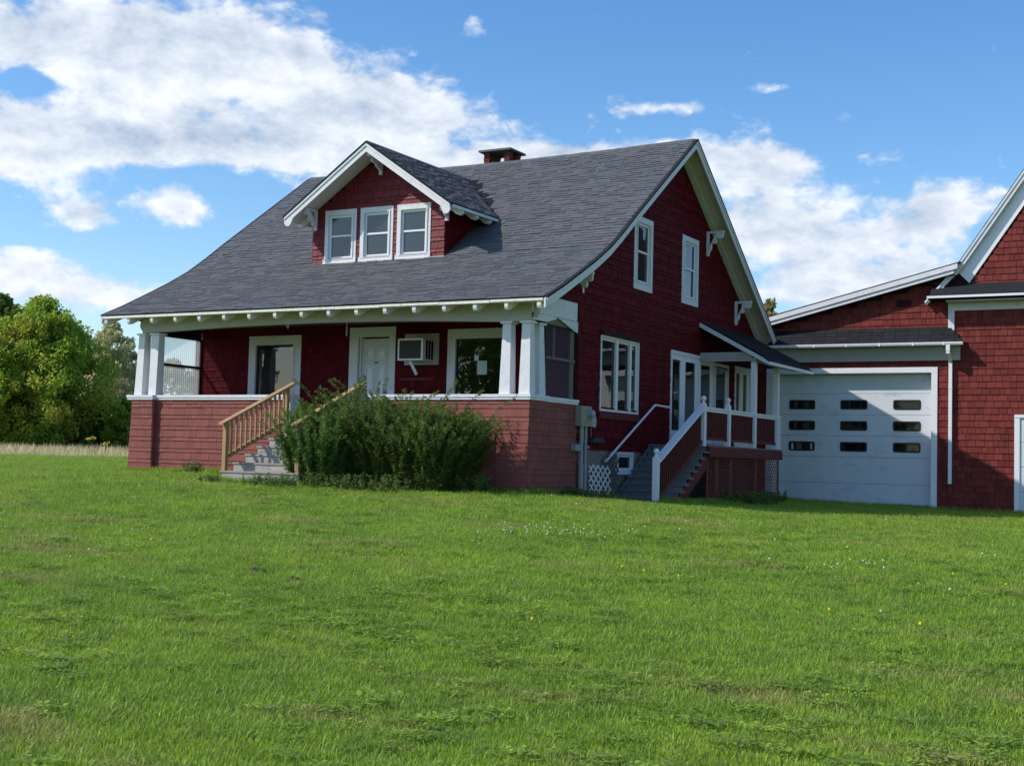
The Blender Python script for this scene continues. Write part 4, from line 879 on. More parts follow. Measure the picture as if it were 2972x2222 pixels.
for (x0, z0), (x1, z1) in list(zip(prof[:-1], prof[1:]))[1:2]: b.prism(FBa, [(x0 + .02, z0 - .22), (x1, z1 - .25), (x1, z1 - .92), (x0 + .30, z0 - .50)], -G + .019, -G + .045)
b.build('rake_frieze', white2, br)
# link roof: low slope with a two-step white rake
b = MB(); b.prism(FBa, [(-.6, 2.80), (5.62, 4.34), (5.62, 4.38), (-.6, 2.84)], -(G + 8), -(G - .32)); lr = b.build('roof', roofb, barn)
b = MB(); b.prism(FBa, [(.25, 2.88), (5.55, 4.195), (5.55, 4.325), (.25, 3.01)], -(G - .32), -(G - .35)); b.build('rake_board', white, lr); b = MB(); b.prism(FBa, [(.27, 2.78), (5.45, 4.065), (5.45, 4.165), (.27, 2.876)], -(G - .28), -(G - .32)); b.build('rake_board', white, lr)
b = MB(); b.prism(FBa, [(.27, 2.76), (5.45, 4.04), (5.45, 4.06), (.27, 2.78)], -G, -(G - .32)); b.build('soffit', roofu, lr)
# pent roof over the garage door with gutter and deep fascia
FPn = Fr(u=(0, 1, 0), n=(1, 0, 0))
b = MB(); x0, x1 = .35, 5.72
P = [(x0 + .1, G, 2.69), (5.24, G, 2.69), (x1 - .02, G - .34, 2.235), (x0, G - .34, 2.235), (x0 + .1, G, 2.2), (x1 - .02, G, 2.2), (x1 - .02, G - .34, 2.20), (x0, G - .34, 2.20), (x1 - .02, G, 2.235)]
b.add(P, [(0, 3, 2, 1), (1, 2, 8), (3, 7, 6, 2), (2, 6, 5, 8), (4, 5, 6, 7), (0, 4, 7, 3)]); pr = b.build('pent_roof', roofb, barn)
rs = Shingles(); v = Vector((0, .34, .455)).normalized(); nrm = Vector((0, -.455, .34)).normalized(); s_ = 0
while s_ < .54:
    O = Vector((0, G - .34, 2.237)) + v * s_; F = Fr(O=O, u=(1, 0, 0), n=nrm, v=v); u = x0 + .02; lim = x1 - .04 - .44 * s_ / .568
    while u < lim - .02: e = min(u + .32, lim); rs.add(F, u, e - .012, 0, min(.15, .56 - s_), .001, .010, .15, round(random.random(), 1), roofb, pr); u = e
    s_ += .135
rs.emit('roof_shingle', 'roof_shingles', 60)
b = MB(); b.prism(FPn, [(G - .345, 2.16), (G - .345, 2.232), (G - .43, 2.232), (G - .43, 2.20), (G - .41, 2.155)], x0 - .05, x1 - .01); b.build('gutter', white2, pr)
for gx in (.8, 1.7, 2.6, 3.5, 4.4, 5.2): MB().wb(gx, gx + .05, G - .436, G - .431, 2.15, 2.236).build('gutter_clip', white2, pr)
b = MB(); b.wb(x0, 5.58, G - .11, G - .02, 1.77, 2.199); b.build('fascia_board', cream, barn)
# downspout
b = MB(); b.wb(5.28, 5.38, G - .42, G - .34, 1.99, 2.155); b.prism(Fr(O=(5.33, 0, 0), u=(0, 1, 0), n=(1, 0, 0)), [(G - .42, 2.0), (G - .34, 2.0), (G - .06, 1.80), (G - .06, 1.68), (G - .13, 1.72), (G - .42, 1.93)], -.045, .045)
b.wb(5.295, 5.385, G - .13, G - .06, -1.52, 1.70)
for zz in (1.0, -.02, -1.05): b.wb(5.29, 5.39, G - .135, G - .055, zz, zz + .03)
tag(b.build('downspout', white2), 'long white downspout running down the red shingles right of the garage door', 'downspout')
# garage door
b = MB(); b.box(FGa, .24, 4.99, 1.455, 1.60, .019, .05); b.box(FGa, .24, .44, -2.3, 1.454, .019, .048); b.box(FGa, 4.83, 4.99, -2.3, 1.454, .019, .048); b.build('door_trim', white2, barn)
b = MB(); b.box(FGa, .44, .455, -2.3, 1.455, -.30, .018); b.box(FGa, 4.825, 4.84, -2.3, 1.455, -.30, .018); b.box(FGa, .44, 4.84, 1.44, 1.4549, -.30, .018); b.build('door_jamb', white, barn)
b = MB(); b.box(FGa, .3, 5.1, -2.4, 1.6, -.42, -.33); b.build('door_recess', dark, barn)
gd = MB().box(FGa, .46, 4.82, -2.14, -2.13, -.30, -.27).build('garage_door', gdoor, barn)
WX = ((.83, 1.56), (2.30, 3.03), (3.76, 4.48))
pz = [1.43, .906, .32, -.27, -.855, -1.585, -2.13]; rows = {1: (.475, .719), 2: (-.11, .134), 3: (-.694, -.449)}
for i, (zt, zb_) in enumerate(zip(pz[:-1], pz[1:])):
    b = MB(); ops = [(a, c, *rows[i]) for a, c in WX] if i in rows else []
    sheet(b, Fr(O=(0, G + .27, 0)), [.462, 4.818], lambda u, zt=zt: zt - .004, zb_ + .004, ops, .035); b.build('door_section', gdoor, gd)
def rrect(a, c, z0, z1, r, k=4):
    P = []
    for cx, cz, t0 in ((c - r, z0 + r, -90), (c - r, z1 - r, 0), (a + r, z1 - r, 90), (a + r, z0 + r, 180)):
        P += [(cx + r * math.cos(R(t0 + 90 * j / k)), cz + r * math.sin(R(t0 + 90 * j / k))) for j in range(k + 1)]
    return P
FGd = Fr(O=(0, G + .27, 0))
for i, (z0, z1) in rows.items():
    for a, c in WX:
        b = MB(); o_ = rrect(a - .012, c + .012, z0 - .012, z1 + .012, .055); i_ = rrect(a + .03, c - .03, z0 + .03, z1 - .03, .03); k = len(o_)
        P = [FGd.p(u, v, .012) for u, v in o_] + [FGd.p(u, v, .012) for u, v in i_] + [FGd.p(u, v, -.02) for u, v in o_] + [FGd.p(u, v, -.02) for u, v in i_]
        fs = []
        for j in range(k): q = (j + 1) % k; fs += [(j, q, q + k, j + k), (j, j + 2 * k, q + 2 * k, q), (j + k, q + k, q + 3 * k, j + 3 * k)]
        b.add(P, fs); wn = b.build('door_window', black, gd)
        MB().box(FGd, a + .01, c - .01, z0 + .01, z1 - .01, -.02, -.014).build('pane', glass('door_acrylic', (.3, .3, .3), .8, .03, 1.45, .5, (.012, .012, .014)) if 'door_acrylic' not in bpy.data.materials else bpy.data.materials['door_acrylic'], wn)
        if i == 3 and a < 1:
            b = MB(); b.box(FGd, a + .06, a + .12, z0 + .03, z1 - .04, -.012, -.010); b.box(FGd, c - .12, c - .07, z0 + .03, z1 - .04, -.012, -.010); b.build('strip_light_seen_inside', mat('pale_plastic', (.5, .5, .42), .6), wn)
            MB().box(FGd, a + .20, a + .36, z0 + .03, z1 - .03, -.012, -.010).build('box_seen_inside', mat('brown_card', (.12, .09, .07), .8), wn)
MB().box(FGa, .6, 4.84, -2.4, -2.16, -.33, .10).build('threshold', concrete, barn)
# second door at the right edge
b = MB(); b.box(FGa, 6.95, 7.08, -2.5, .25, .019, .05); b.box(FGa, 6.95, 9.0, .2501, .33, .019, .06); tr2 = b.build('door_trim', white2, barn)
for i in range(4): MB().box(FGa, 7.081, 8.9, -2.3 + i * .64, -2.3 + i * .64 + .63, .002, .015).build('door_section', gdoor, tr2)
# back of the buildings (plain walls so the place is closed from the side)
b = MB(); b.wb(0.05, 5.3, 21.6, 21.7, -2.5, 2.9); b.wb(13.5, 13.6, G + .1, 22.5, -2.5, 3.9); b.wb(5.4, 13.6, 22.5, 22.6, -2.5, 3.9); b.wb(-.0, .1, G + .12, 21.6, -2.5, 2.75); b.build('rear_wall', redb, barn)
MB().wb(-.10, -.001, 12.98, 13.8, -2.4, 2.7).build('link_wall', redd, barn)

# ================================================================== VEGETATION
def leafmat(name, c1, c2, c3=None, tr=.35):
    m = bpy.data.materials.new(name); m.use_nodes = True; n, l = m.node_tree.nodes, m.node_tree.links; p = n['Principled BSDF']; p.inputs['Roughness'].default_value = .6; p.inputs['Specular IOR Level'].default_value = .25
    a = n.new('ShaderNodeAttribute'); a.attribute_name = 'rnd'; mx = n.new('ShaderNodeMix'); mx.data_type = 'RGBA'; l.new(a.outputs['Fac'], mx.inputs[0]); mx.inputs[6].default_value = (*c1, 1); mx.inputs[7].default_value = (*c2, 1)
    out = mx.outputs[2]
    if c3:
        g = n.new('ShaderNodeNewGeometry'); t = n.new('ShaderNodeTexNoise'); t.inputs['Scale'].default_value = .5; l.new(g.outputs['Position'], t.inputs['Vector']); r = n.new('ShaderNodeMapRange'); r.inputs[1].default_value = .5; r.inputs[2].default_value = .66; l.new(t.outputs[0], r.inputs[0])
        m2 = n.new('ShaderNodeMix'); m2.data_type = 'RGBA'; l.new(r.outputs[0], m2.inputs[0]); l.new(out, m2.inputs[6]); m2.inputs[7].default_value = (*c3, 1); out = m2.outputs[2]
    l.new(out, p.inputs['Base Color']); tl = n.new('ShaderNodeBsdfTranslucent'); l.new(out, tl.inputs[0]); ms = n.new('ShaderNodeMixShader'); ms.inputs[0].default_value = tr
    l.new(p.outputs[0], ms.inputs[1]); l.new(tl.outputs[0], ms.inputs[2]); l.new(ms.outputs[0], n['Material Output'].inputs[0]); return m
def mesh_np(name, V, F, a, m, parent=None, kind=None, smooth=False):
    off = np.array(world_loc(parent)) if parent else np.zeros(3)
    V = np.asarray(V, float) - off; F = np.asarray(F, np.int32); k = F.shape[1]
    me = bpy.data.meshes.new(name); me.vertices.add(len(V)); me.vertices.foreach_set('co', V.ravel()); me.loops.add(F.size); me.loops.foreach_set('vertex_index', F.ravel())
    me.polygons.add(len(F)); me.polygons.foreach_set('loop_start', np.arange(0, F.size, k, dtype=np.int32)); me.polygons.foreach_set('loop_total', np.full(len(F), k, np.int32)); me.update(calc_edges=True)
    at = me.attributes.new('rnd', 'FLOAT', 'FACE'); at.data.foreach_set('value', np.asarray(a, np.float32)); me.materials.append(m)
    o = bpy.data.objects.new(name, me); COL.objects.link(o)
    if parent: o.parent = parent
    if kind: o['kind'] = kind
    return o
def leaf_quads(C, size, rg, flat=.0):
    """leaf-shaped quads (diamonds) at C"""
    k = len(C); a = rg.normal(size=(k, 3)); a[:, 2] *= (1 - flat); a /= np.linalg.norm(a, axis=1)[:, None]; b = np.cross(a, rg.normal(size=(k, 3))); b /= np.linalg.norm(b, axis=1)[:, None]
    s = (size * rg.uniform(.6, 1.3, k))[:, None]; V = np.stack([C - a * s, C + b * s * .55, C + a * s, C - b * s * .55], 1).reshape(-1, 3)
    return V, np.arange(4 * k).reshape(-1, 4)
def tree(x, y, h, r, lab, leaf, seed, n=9000, size=.16, low=.12, bk=None, lobes=26, group=None, open_=.0, name='broadleaf_tree', zoff=0):
    rg = np.random.default_rng(seed); z = Tz(x, y) - far_drop(x, y) + zoff; t = thing(name, (x, y, z), lab, 'tree', group)
    b = MB(); top = Vector((x + rg.normal() * .3, y + rg.normal() * .3, z + h * .8)); tr = max(.09, h * .016)
    pts = [Vector((x, y, z - .2)).lerp(top, i / 5) + Vector((rg.normal(), rg.normal(), 0)) * .06 * i for i in range(6)]; b.tube(pts, [tr * (1.25 - i * .2) for i in range(6)], 8); b.build('trunk', bk or bark, t)
    b = MB(); LC = []
    for i in range(lobes):
        f = low + (1 - low) * ((i + .5) / lobes) ** .9; zz = z + h * f
        prof_ = math.sin(math.pi * min(1, (f * .92 + .06)) ** .8) ** .6
        an = i * 2.4 + rg.uniform(-.4, .4); rad = r * prof_ * rg.uniform(.35, .95) * (1 if f < .93 else .2)
        c = np.array([x + rad * math.cos(an), y + rad * math.sin(an), zz * 1.0]); sr = r * rg.uniform(.26, .42) * (1 - .35 * f)
        LC.append((c, sr)); q = pts[min(4, max(1, int(f * 5)))]; b.tube([q, Vector(c) * .6 + q * .4 + Vector((0, 0, -.15)), Vector(c)], [tr * .4, tr * .25, .015], 5)
    b.build('limbs', bk or bark, t)
    Cs = []; A = []
    per = n // lobes
    for c, sr in LC:
        d = rg.normal(size=(per, 3)); d /= np.linalg.norm(d, axis=1)[:, None]; rr = sr * rg.uniform(.35, 1.08, per) ** .6
        # clumps inside the lobe
        nc = 14; cc = rg.normal(size=(nc, 3)); cc /= np.linalg.norm(cc, axis=1)[:, None]; idx = rg.integers(0, nc, per)
        p_ = c + cc[idx] * sr * .75 * np.array([1, 1, .8]) + d * (sr * .42 * rg.uniform(.1, 1, per) ** .5)[:, None]
        Cs.append(p_); A.append(np.clip(rg.normal(.5, .22, per) + (rg.uniform(-.2, .2, nc))[idx], 0, 1))
    C = np.concatenate(Cs); V, F = leaf_quads(C, size, rg); mesh_np('crown', V, F, np.concatenate(A), leaf, t)
    return t
def far_drop(x, y): return float(np.clip((math.hypot(x + 5, y) - 95) / 250, 0, 1)) * 3
lf1 = leafmat('maple_leaves', (.18, .31, .035), (.38, .52, .07), (.46, .46, .08), .6)
lf2 = leafmat('poplar_leaves', (.36, .40, .18), (.60, .62, .34), (.58, .52, .36), .6)
lf3 = leafmat('dark_leaves', (.09, .16, .03), (.20, .28, .06), None, .5)
lf4 = leafmat('pale_gold_leaves', (.24, .22, .08), (.36, .33, .16))
tree(-47.5, 29.5, 8.2, 4.0, 'large yellow green maple with a round crown at the edge of the field', lf1, 1, 70000, .105, .08, lobes=90)
tree(-51.6, 26.0, 8.3, 3.6, 'dark green tree at the left border of the view, left of the round maple', lf1, 2, 44000, .115, .10, lobes=60)
tree(-49.0, 36.2, 7.9, 2.6, 'thin pale poplar between the round maple and the porch corner', lf2, 3, 20000, .10, .12, bk=birchb, lobes=44, name='poplar_tree')
tree(-60.1, 37.2, 10.3, 3.2, 'taller tree whose top shows just above the maple at the far left', lf3, 4, 9000, .18, .2)
tree(-60.4, 40.5, 10.2, 2.6, 'far tree with a small rounded top behind the middle of the maple', lf3, 5, 9000, .18, .2)
tree(-45.8, 38.4, 5.7, 2.6, 'low pale tree seen through the clear porch end screen', lf2, 6, 9000, .14, .08)
tree(-42.5, 44.5, 5.6, 2.8, 'low green tree far behind the porch, mostly hidden by the house', lf1, 16, 7000, .15, .08)
tree(-55.0, 42.5, 6.2, 3.0, 'shaded green tree filling the gap between maple and poplar', lf2, 7, 14000, .13, .06)
for i, (x, y, h, r) in enumerate(((-45.2, 31.0, 2.7, 1.5), (-43.6, 32.4, 3.1, 1.5), (-46.8, 32.8, 3.2, 1.6), (-49.5, 27.6, 2.6, 1.6), (-52.0, 29.0, 3.2, 1.8), (-42.0, 34.0, 2.4, 1.3))):
    tree(x, y, h, r, ('rounded bush under the right side of the maple', 'yellow green bush in front of the poplar next to the porch corner', 'dark bush behind the maple trunk', 'low bush at the foot of the left border tree', 'shaded bush far behind between the two left trees', 'small bush partly hidden by the left porch pier')[i], (lf3, lf1, lf3, lf1, lf3, lf1)[i], 30 + i, 8000, .085, .02, lobes=20, name='bush', group='bushes along the field edge')
tree(-8.5, 40.0, 8.7, 1.1, 'narrow pale gold tree top peeping over the garage roof', lf4, 8, 2600, .10, .35, bk=birchb, lobes=22, name='birch_tree')
tree(-6.2, 43.0, 8.1, 1.2, 'bare twiggy tree top right of the pale gold one behind the garage roof', lf4, 9, 500, .09, .4, bk=birchb, lobes=30, name='birch_tree')
for i, (x, y, h, r) in enumerate(((-18, -58, 12, 6), (-34, -50, 13, 6.5), (-48, -38, 11, 6), (-3, -66, 13, 7))):
    tree(x, y, h, r, ('roadside maple opposite the porch, mirrored in the porch windows', 'roadside maple to the left of the mirrored one', 'farthest left roadside maple outside the view', 'roadside maple behind the photographer')[i], lf1, 50 + i, 9000, .32, .1, lobes=34, group='trees across the road')

# shrub beside the steps: a mass of feathery stems
def plume_bush(base, n, hmin, hmax, spread, leaf, name, label, cat, seed, leaflen=.055, dens=46, rx=1.0, ry=.5, droop=.32, hprof=None, stem_m=None, wid=.16, tall=0):
    rg = np.random.default_rng(seed); x0, y0 = base; t = thing(name, (x0, y0, Tz(x0, y0)), label, cat); sb = MB(); VV = []; AA = []
    for i in range(n):
        u, v = rg.uniform(-1, 1), rg.uniform(-1, 1); bx = x0 + u * rx * .8; by = y0 + v * ry * .7; bz = Tz(bx, by)
        h = rg.uniform(hmin, hmax) * (hprof(u) if hprof else 1) * (1 - .18 * abs(v)) * (1.22 if rg.uniform() < tall else 1); lean = Vector((u * spread * rg.uniform(.3, 1.2), v * spread * rg.uniform(.2, 1.2), 0)) + Vector((rg.normal() * .17, rg.normal() * .12, 0)) * (1 if tall else .4); K = 9; pts = []
        for k in range(K + 1):
            s = k / K; pts.append(Vector((bx, by, bz)) + lean * h * (s ** 1.5) + Vector((0, 0, h * (s - droop * .35 * s ** 5))) + Vector((rg.normal(), rg.normal(), 0)) * .012)
        pts[-1] += Vector((rg.normal() * .06, rg.normal() * .06, -.02))
        sb.tube(pts, [.006 - .0005 * k for k in range(K + 1)], 3, cap=False)
        m = int(dens * h); s = rg.uniform(.12, 1, m); ii = np.minimum((s * K).astype(int), K - 1); fr = s * K - ii; Pn = np.array([tuple(p) for p in pts]); C = Pn[ii] * (1 - fr[:, None]) + Pn[ii + 1] * fr[:, None]
        D = Pn[ii + 1] - Pn[ii]; D /= np.linalg.norm(D, axis=1)[:, None]; side = rg.normal(size=(m, 3)); side -= (side * D).sum(1)[:, None] * D; side /= np.linalg.norm(side, axis=1)[:, None]
        dr = side * .85 + D * .55; ln = leaflen * rg.uniform(.6, 1.4, m) * (1.35 - .8 * s); nb = np.cross(dr, rg.normal(size=(m, 3))); nb /= np.linalg.norm(nb, axis=1)[:, None]; ln = ln[:, None]
        VV.append(np.stack([C, C + dr * ln * .5 + nb * ln * wid, C + dr * ln - np.array([0, 0, .15]) * ln, C + dr * ln * .5 - nb * ln * wid], 1).reshape(-1, 3)); AA.append(np.clip(rg.normal(.45, .2, m) + (s > .85) * .25 + rg.uniform(-.15, .15), 0, 1))
    sb.build('stems', stem_m or mat('green_stem', (.10, .13, .04), .8), t, kind='stuff'); V = np.concatenate(VV); mesh_np('foliage', V, np.arange(len(V)).reshape(-1, 4), np.concatenate(AA), leaf, t, kind='stuff')
    return t
feath = leafmat('feathery_leaves', (.050, .095, .020), (.185, .27, .065), None, .45)
plume_bush((-2.55, -.85), 1450, 1.2, 2.1, .34, feath, 'shrub', 'big feathery dark green shrub against the porch wall beside the steps', 'shrub', 11, .085, 150, rx=1.72, ry=.85, hprof=lambda u: (1.05 - .10 * (u + .35) ** 2), wid=.15, tall=.07)
plume_bush((-3.85, -1.70), 230, .9, 1.95, .42, leafmat('bright_feathery_leaves', (.07, .16, .03), (.19, .30, .07), None, .35), 'shrub', 'lighter green feathery shoots reaching over the right stair rail', 'shrub', 12, .085, 170, rx=.55, ry=.4, wid=.15)
weedl = leafmat('weed_leaves', (.07, .14, .03), (.16, .24, .07))
def weed(x, y, n, h, lab, seed, leaf=weedl, size=.05, rx=.2):
    plume_bush((x, y), n, h * .5, h, .35, leaf, 'weed', lab, 'weed', seed, size, 60, rx, rx * .7, .4, wid=.3)
weed(-8.52, -.28, 26, .38, 'small leafy weed at the foot of the left porch wall', 21)
weed(-6.15, -2.25, 30, .25, 'weeds growing at the left front corner of the wooden steps', 22, rx=.25)
weed(-4.3, -2.55, 90, .35, 'leafy ground weeds in front of the wooden steps and shrub', 23, rx=.8)
weed(-2.6, -1.85, 120, .45, 'low weeds along the front of the big shrub', 24, feath, .06, 1.2)
weed(-.9, -.75, 60, .5, 'low plants at the right end of the big shrub by the corner pier', 25, feath, .06, .45)
weed(.5, 1.2, 90, .26, 'tufted green weeds along the right side of the porch base', 26, feath, .06, .8)
weed(2.0, 6.8, 70, .42, 'weeds in front of the red lattice under the deck', 27, feath, .07, .8)
weed(1.85, 9.0, 50, .4, 'taller weeds by the far part of the deck lattice next to the garage', 28, feath, .07, .6)
# yellow goldenrod at the field edge
gold = mat('goldenrod_yellow', (.62, .50, .04), .8)
for i, (x, y, h) in enumerate(((-38.5, 25.0, 1.0), (-37.9, 25.4, .8), (-44.6, 22.2, .8), (-45.8, 21.4, .75), (-36.9, 33.5, .9), (-36.2, 33.9, .7))):
    t = thing('goldenrod', (x, y, Tz(x, y)), ('tallest yellow goldenrod standing alone at the field edge', 'shorter goldenrod just beside the tallest yellow one', 'yellow goldenrod under the round maple', 'yellow goldenrod at the far left border of the view', 'goldenrod close to the left porch pier', 'small goldenrod partly hidden by the left porch pier')[i], 'wildflower', 'yellow goldenrods at the field edge')
    b = MB(); fl = MB(); z0 = Tz(x, y)
    for k in range(5):
        tp = Vector((x + random.uniform(-.18, .18), y + random.uniform(-.18, .18), z0 + h * random.uniform(.8, 1))); b.tube([(x, y, z0), tuple((Vector((x, y, z0)) + tp) / 2 + Vector((.02, 0, 0))), tp], .012, 4)
        for j in range(9): fl.ball(tp + Vector((random.uniform(-.11, .11), random.uniform(-.11, .11), random.uniform(-.07, .04))), random.uniform(.015, .032), 6)
    b.build('stem', weedl, t); fl.build('flower_head', gold, t)

# ------------------------------------------------------------------ grass (geometry-node instances of small tufts, nobody could count them)
def tuft(name, nb, h, spread, seed, m, wide=.0035, lean=.5, seg=3):
    rg = np.random.default_rng(seed); V = []; F = []; A = []
    for i in range(nb):
        r = spread * math.sqrt(rg.uniform()); an = rg.uniform(0, 6.28); x, y = r * math.cos(an), r * math.sin(an); d = rg.uniform(0, 6.28); hh = h * rg.uniform(.5, 1.1); w = wide * rg.uniform(.7, 1.3); ln = lean * rg.uniform(.1, 1.2); px, py = -math.sin(d + rg.uniform(-.6, .6)), math.cos(d); a = rg.uniform()
        o = len(V)
        for k in range(seg):
            s = k / seg; off = ln * hh * s ** 1.8; ww = w * (1 - s * .75); V += [(x + math.cos(d) * off - px * ww, y + math.sin(d) * off - py * ww, hh * s * (1 - .25 * ln * s)), (x + math.cos(d) * off + px * ww, y + math.sin(d) * off + py * ww, hh * s * (1 - .25 * ln * s))]
        V.append((x + math.cos(d) * ln * hh, y + math.sin(d) * ln * hh, hh * (1 - .25 * ln)))
        for k in range(seg - 1): q = o + 2 * k; F.append((q, q + 1, q + 3, q + 2)); A.append(a)
        q = o + 2 * (seg - 1); F.append((q, q + 1, q + 2)); A.append(a)
    me = bpy.data.meshes.new(name); me.from_pydata(V, [], F); me.materials.append(m); at = me.attributes.new('rnd', 'FLOAT', 'FACE'); at.data.foreach_set('value', A); me.update(); return bpy.data.objects.new(name, me)
def clover_tuft(name, nb, seed, m, spread=.09, size=.014):
    rg = np.random.default_rng(seed); V = []; F = []; A = []
    for i in range(nb):
        x, y = rg.normal(0, spread * .6, 2); z = rg.uniform(.02, .05); a = rg.uniform(.0, 1)
        for k in range(3):
            d = k * 2.09 + rg.uniform(0, .5); s = size * rg.uniform(.8, 1.3); o = len(V); ti = rg.uniform(-.4, .4)
            V += [(x, y, z), (x + s * math.cos(d - .5), y + s * math.sin(d - .5), z + s * ti), (x + 1.3 * s * math.cos(d), y + 1.3 * s * math.sin(d), z + s * ti * 1.2), (x + s * math.cos(d + .5), y + s * math.sin(d + .5), z + s * ti)]; F.append((o, o + 1, o + 2, o + 3)); A.append(a)
    me = bpy.data.meshes.new(name); me.from_pydata(V, [], F); me.materials.append(m); at = me.attributes.new('rnd', 'FLOAT', 'FACE'); at.data.foreach_set('value', A); me.update(); return bpy.data.objects.new(name, me)
def blade_mat(name, gain=1.72, dry=.12, tr=.4):
    m = bpy.data.materials.new(name); m.use_nodes = True; n, l = m.node_tree.nodes, m.node_tree.links; c, mix, ramp, no = grass_colour(n, l)
    a = n.new('ShaderNodeAttribute'); a.attribute_name = 'rnd'; oi = n.new('ShaderNodeObjectInfo')
    ad = n.new('ShaderNodeMath'); ad.operation = 'ADD'; l.new(a.outputs['Fac'], ad.inputs[0]); l.new(oi.outputs['Random'], ad.inputs[1])
    r = n.new('ShaderNodeMapRange'); l.new(ad.outputs[0], r.inputs[0]); r.inputs[2].default_value = 2; r.inputs[3].default_value = gain * .62; r.inputs[4].default_value = gain * 1.38
    vs = n.new('ShaderNodeVectorMath'); vs.operation = 'SCALE'; l.new(c, vs.inputs[0]); l.new(r.outputs[0], vs.inputs['Scale'])
    dr = n.new('ShaderNodeMath'); dr.operation = 'GREATER_THAN'; l.new(a.outputs['Fac'], dr.inputs[0]); dr.inputs[1].default_value = 1 - dry
    c = mix(dr.outputs[0], vs.outputs[0], (.30, .28, .12))
    p = n['Principled BSDF']; l.new(c, p.inputs['Base Color']); p.inputs['Roughness'].default_value = .5; p.inputs['Specular IOR Level'].default_value = .3
    tl = n.new('ShaderNodeBsdfTranslucent'); l.new(c, tl.inputs[0]); ms = n.new('ShaderNodeMixShader'); ms.inputs[0].default_value = tr; l.new(p.outputs[0], ms.inputs[1]); l.new(tl.outputs[0], ms.inputs[2]); l.new(ms.outputs[0], n['Material Output'].inputs[0]); return m
bm = blade_mat('grass_blades'); cm = leafmat('clover_leaves', (.14, .25, .035), (.24, .36, .07), None, .45)
def scatter(name, pts, rots, scls, pick, srcs, label=None):
    me = bpy.data.meshes.new(name); me.vertices.add(len(pts)); me.vertices.foreach_set('co', np.asarray(pts, np.float32).ravel())
    for nm, ty, val in (('rz', 'FLOAT', rots), ('sc', 'FLOAT', scls)): me.attributes.new(nm, ty, 'POINT').data.foreach_set('value', np.asarray(val, np.float32))
    me.attributes.new('pk', 'INT', 'POINT').data.foreach_set('value', np.asarray(pick, np.int32)); me.update()
    o = bpy.data.objects.new(name, me); COL.objects.link(o); o['kind'] = 'stuff'
    sc = bpy.data.collections.new(name + '_tufts')
    for s in srcs: sc.objects.link(s)
    g = bpy.data.node_groups.new(name, 'GeometryNodeTree'); g.interface.new_socket('Geometry', in_out='INPUT', socket_type='NodeSocketGeometry'); g.interface.new_socket('Geometry', in_out='OUTPUT', socket_type='NodeSocketGeometry')
    nd = g.nodes; gi, go = nd.new('NodeGroupInput'), nd.new('NodeGroupOutput'); ip = nd.new('GeometryNodeInstanceOnPoints'); ci = nd.new('GeometryNodeCollectionInfo'); ci.inputs[0].default_value = sc; ci.inputs['Separate Children'].default_value = True; ci.inputs['Reset Children'].default_value = True
    mv = nd.new('GeometryNodeMeshToPoints'); g.links.new(gi.outputs[0], mv.inputs[0]); g.links.new(mv.outputs[0], ip.inputs['Points']); g.links.new(ci.outputs[0], ip.inputs['Instance']); ip.inputs['Pick Instance'].default_value = True
    def at(nm, ty): a = nd.new('GeometryNodeInputNamedAttribute'); a.data_type = ty; a.inputs[0].default_value = nm; return a.outputs[0]
    g.links.new(at('pk', 'INT'), ip.inputs['Instance Index']); cx = nd.new('ShaderNodeCombineXYZ'); g.links.new(at('rz', 'FLOAT'), cx.inputs[2]); g.links.new(cx.outputs[0], ip.inputs['Rotation'])
    cs_ = nd.new('ShaderNodeCombineXYZ'); 
    for i in range(3): g.links.new(at('sc', 'FLOAT'), cs_.inputs[i])
    g.links.new(cs_.outputs[0], ip.inputs['Scale']); g.links.new(ip.outputs[0], go.inputs[0]); md = o.modifiers.new('tufts', 'NODES'); md.node_group = g; return o
def blocked(x, y):
    return ((x > -10.7) & (x < .02) & (y > -.02) & (y < 13)) | ((x > -6.0) & (x < -4.05) & (y > -2.1) & (y < .1)) | ((x > 0) & (x < 1.5) & (y > 3.0) & (y < 11)) | ((x > 0) & (y > 13.7))
YAW = math.atan2(f_.x, f_.y)
def polar_points(n, d0, d1, power, half=R(24.5)):
    u = rng.uniform(0, 1, n); D = (d0 ** power + u * (d1 ** power - d0 ** power)) ** (1 / power); th = YAW + rng.uniform(-half, half, n); x = CAM.x + D * np.sin(th); y = CAM.y + D * np.cos(th); k = ~blocked(x, y); return x[k], y[k], D[k]
srcs = [tuft('tuft_a', 24, .050, .075, 1, bm), tuft('tuft_b', 22, .042, .08, 2, bm, lean=.8), tuft('tuft_c', 16, .066, .06, 3, bm, .003, lean=.9), tuft('tuft_d', 26, .038, .09, 4, bm, .004, lean=.6), clover_tuft('tuft_e', 22, 5, cm, .09, .016), clover_tuft('tuft_f', 14, 6, bm, .07, .022)]
srcs.sort(key=lambda o: o.name)
x, y, D = polar_points(130000, 5.6, 75, .55)
def fbm(x, y, s, seed):
    r = np.random.default_rng(seed); o = 0
    for k in range(5): a, b, c, d = r.uniform(-1, 1, 4); f = s * 1.7 ** k; nrm = math.hypot(a, b); o = o + np.sin((a * x + b * y) / nrm * f + c * 9) * np.cos((b * x - a * y) / nrm * f * .8 + d * 9) / 1.4 ** k
    return o
cl = fbm(x, y, .7, 3) + fbm(x, y, 2.3, 5) * .5; pk = rng.integers(0, 4, len(x)); 
hgt = 1 + .14 * np.tanh(fbm(x, y, 1.1, 8)); sc_ = hgt * rng.uniform(.8, 1.2, len(x)) * (1 + D / 45)
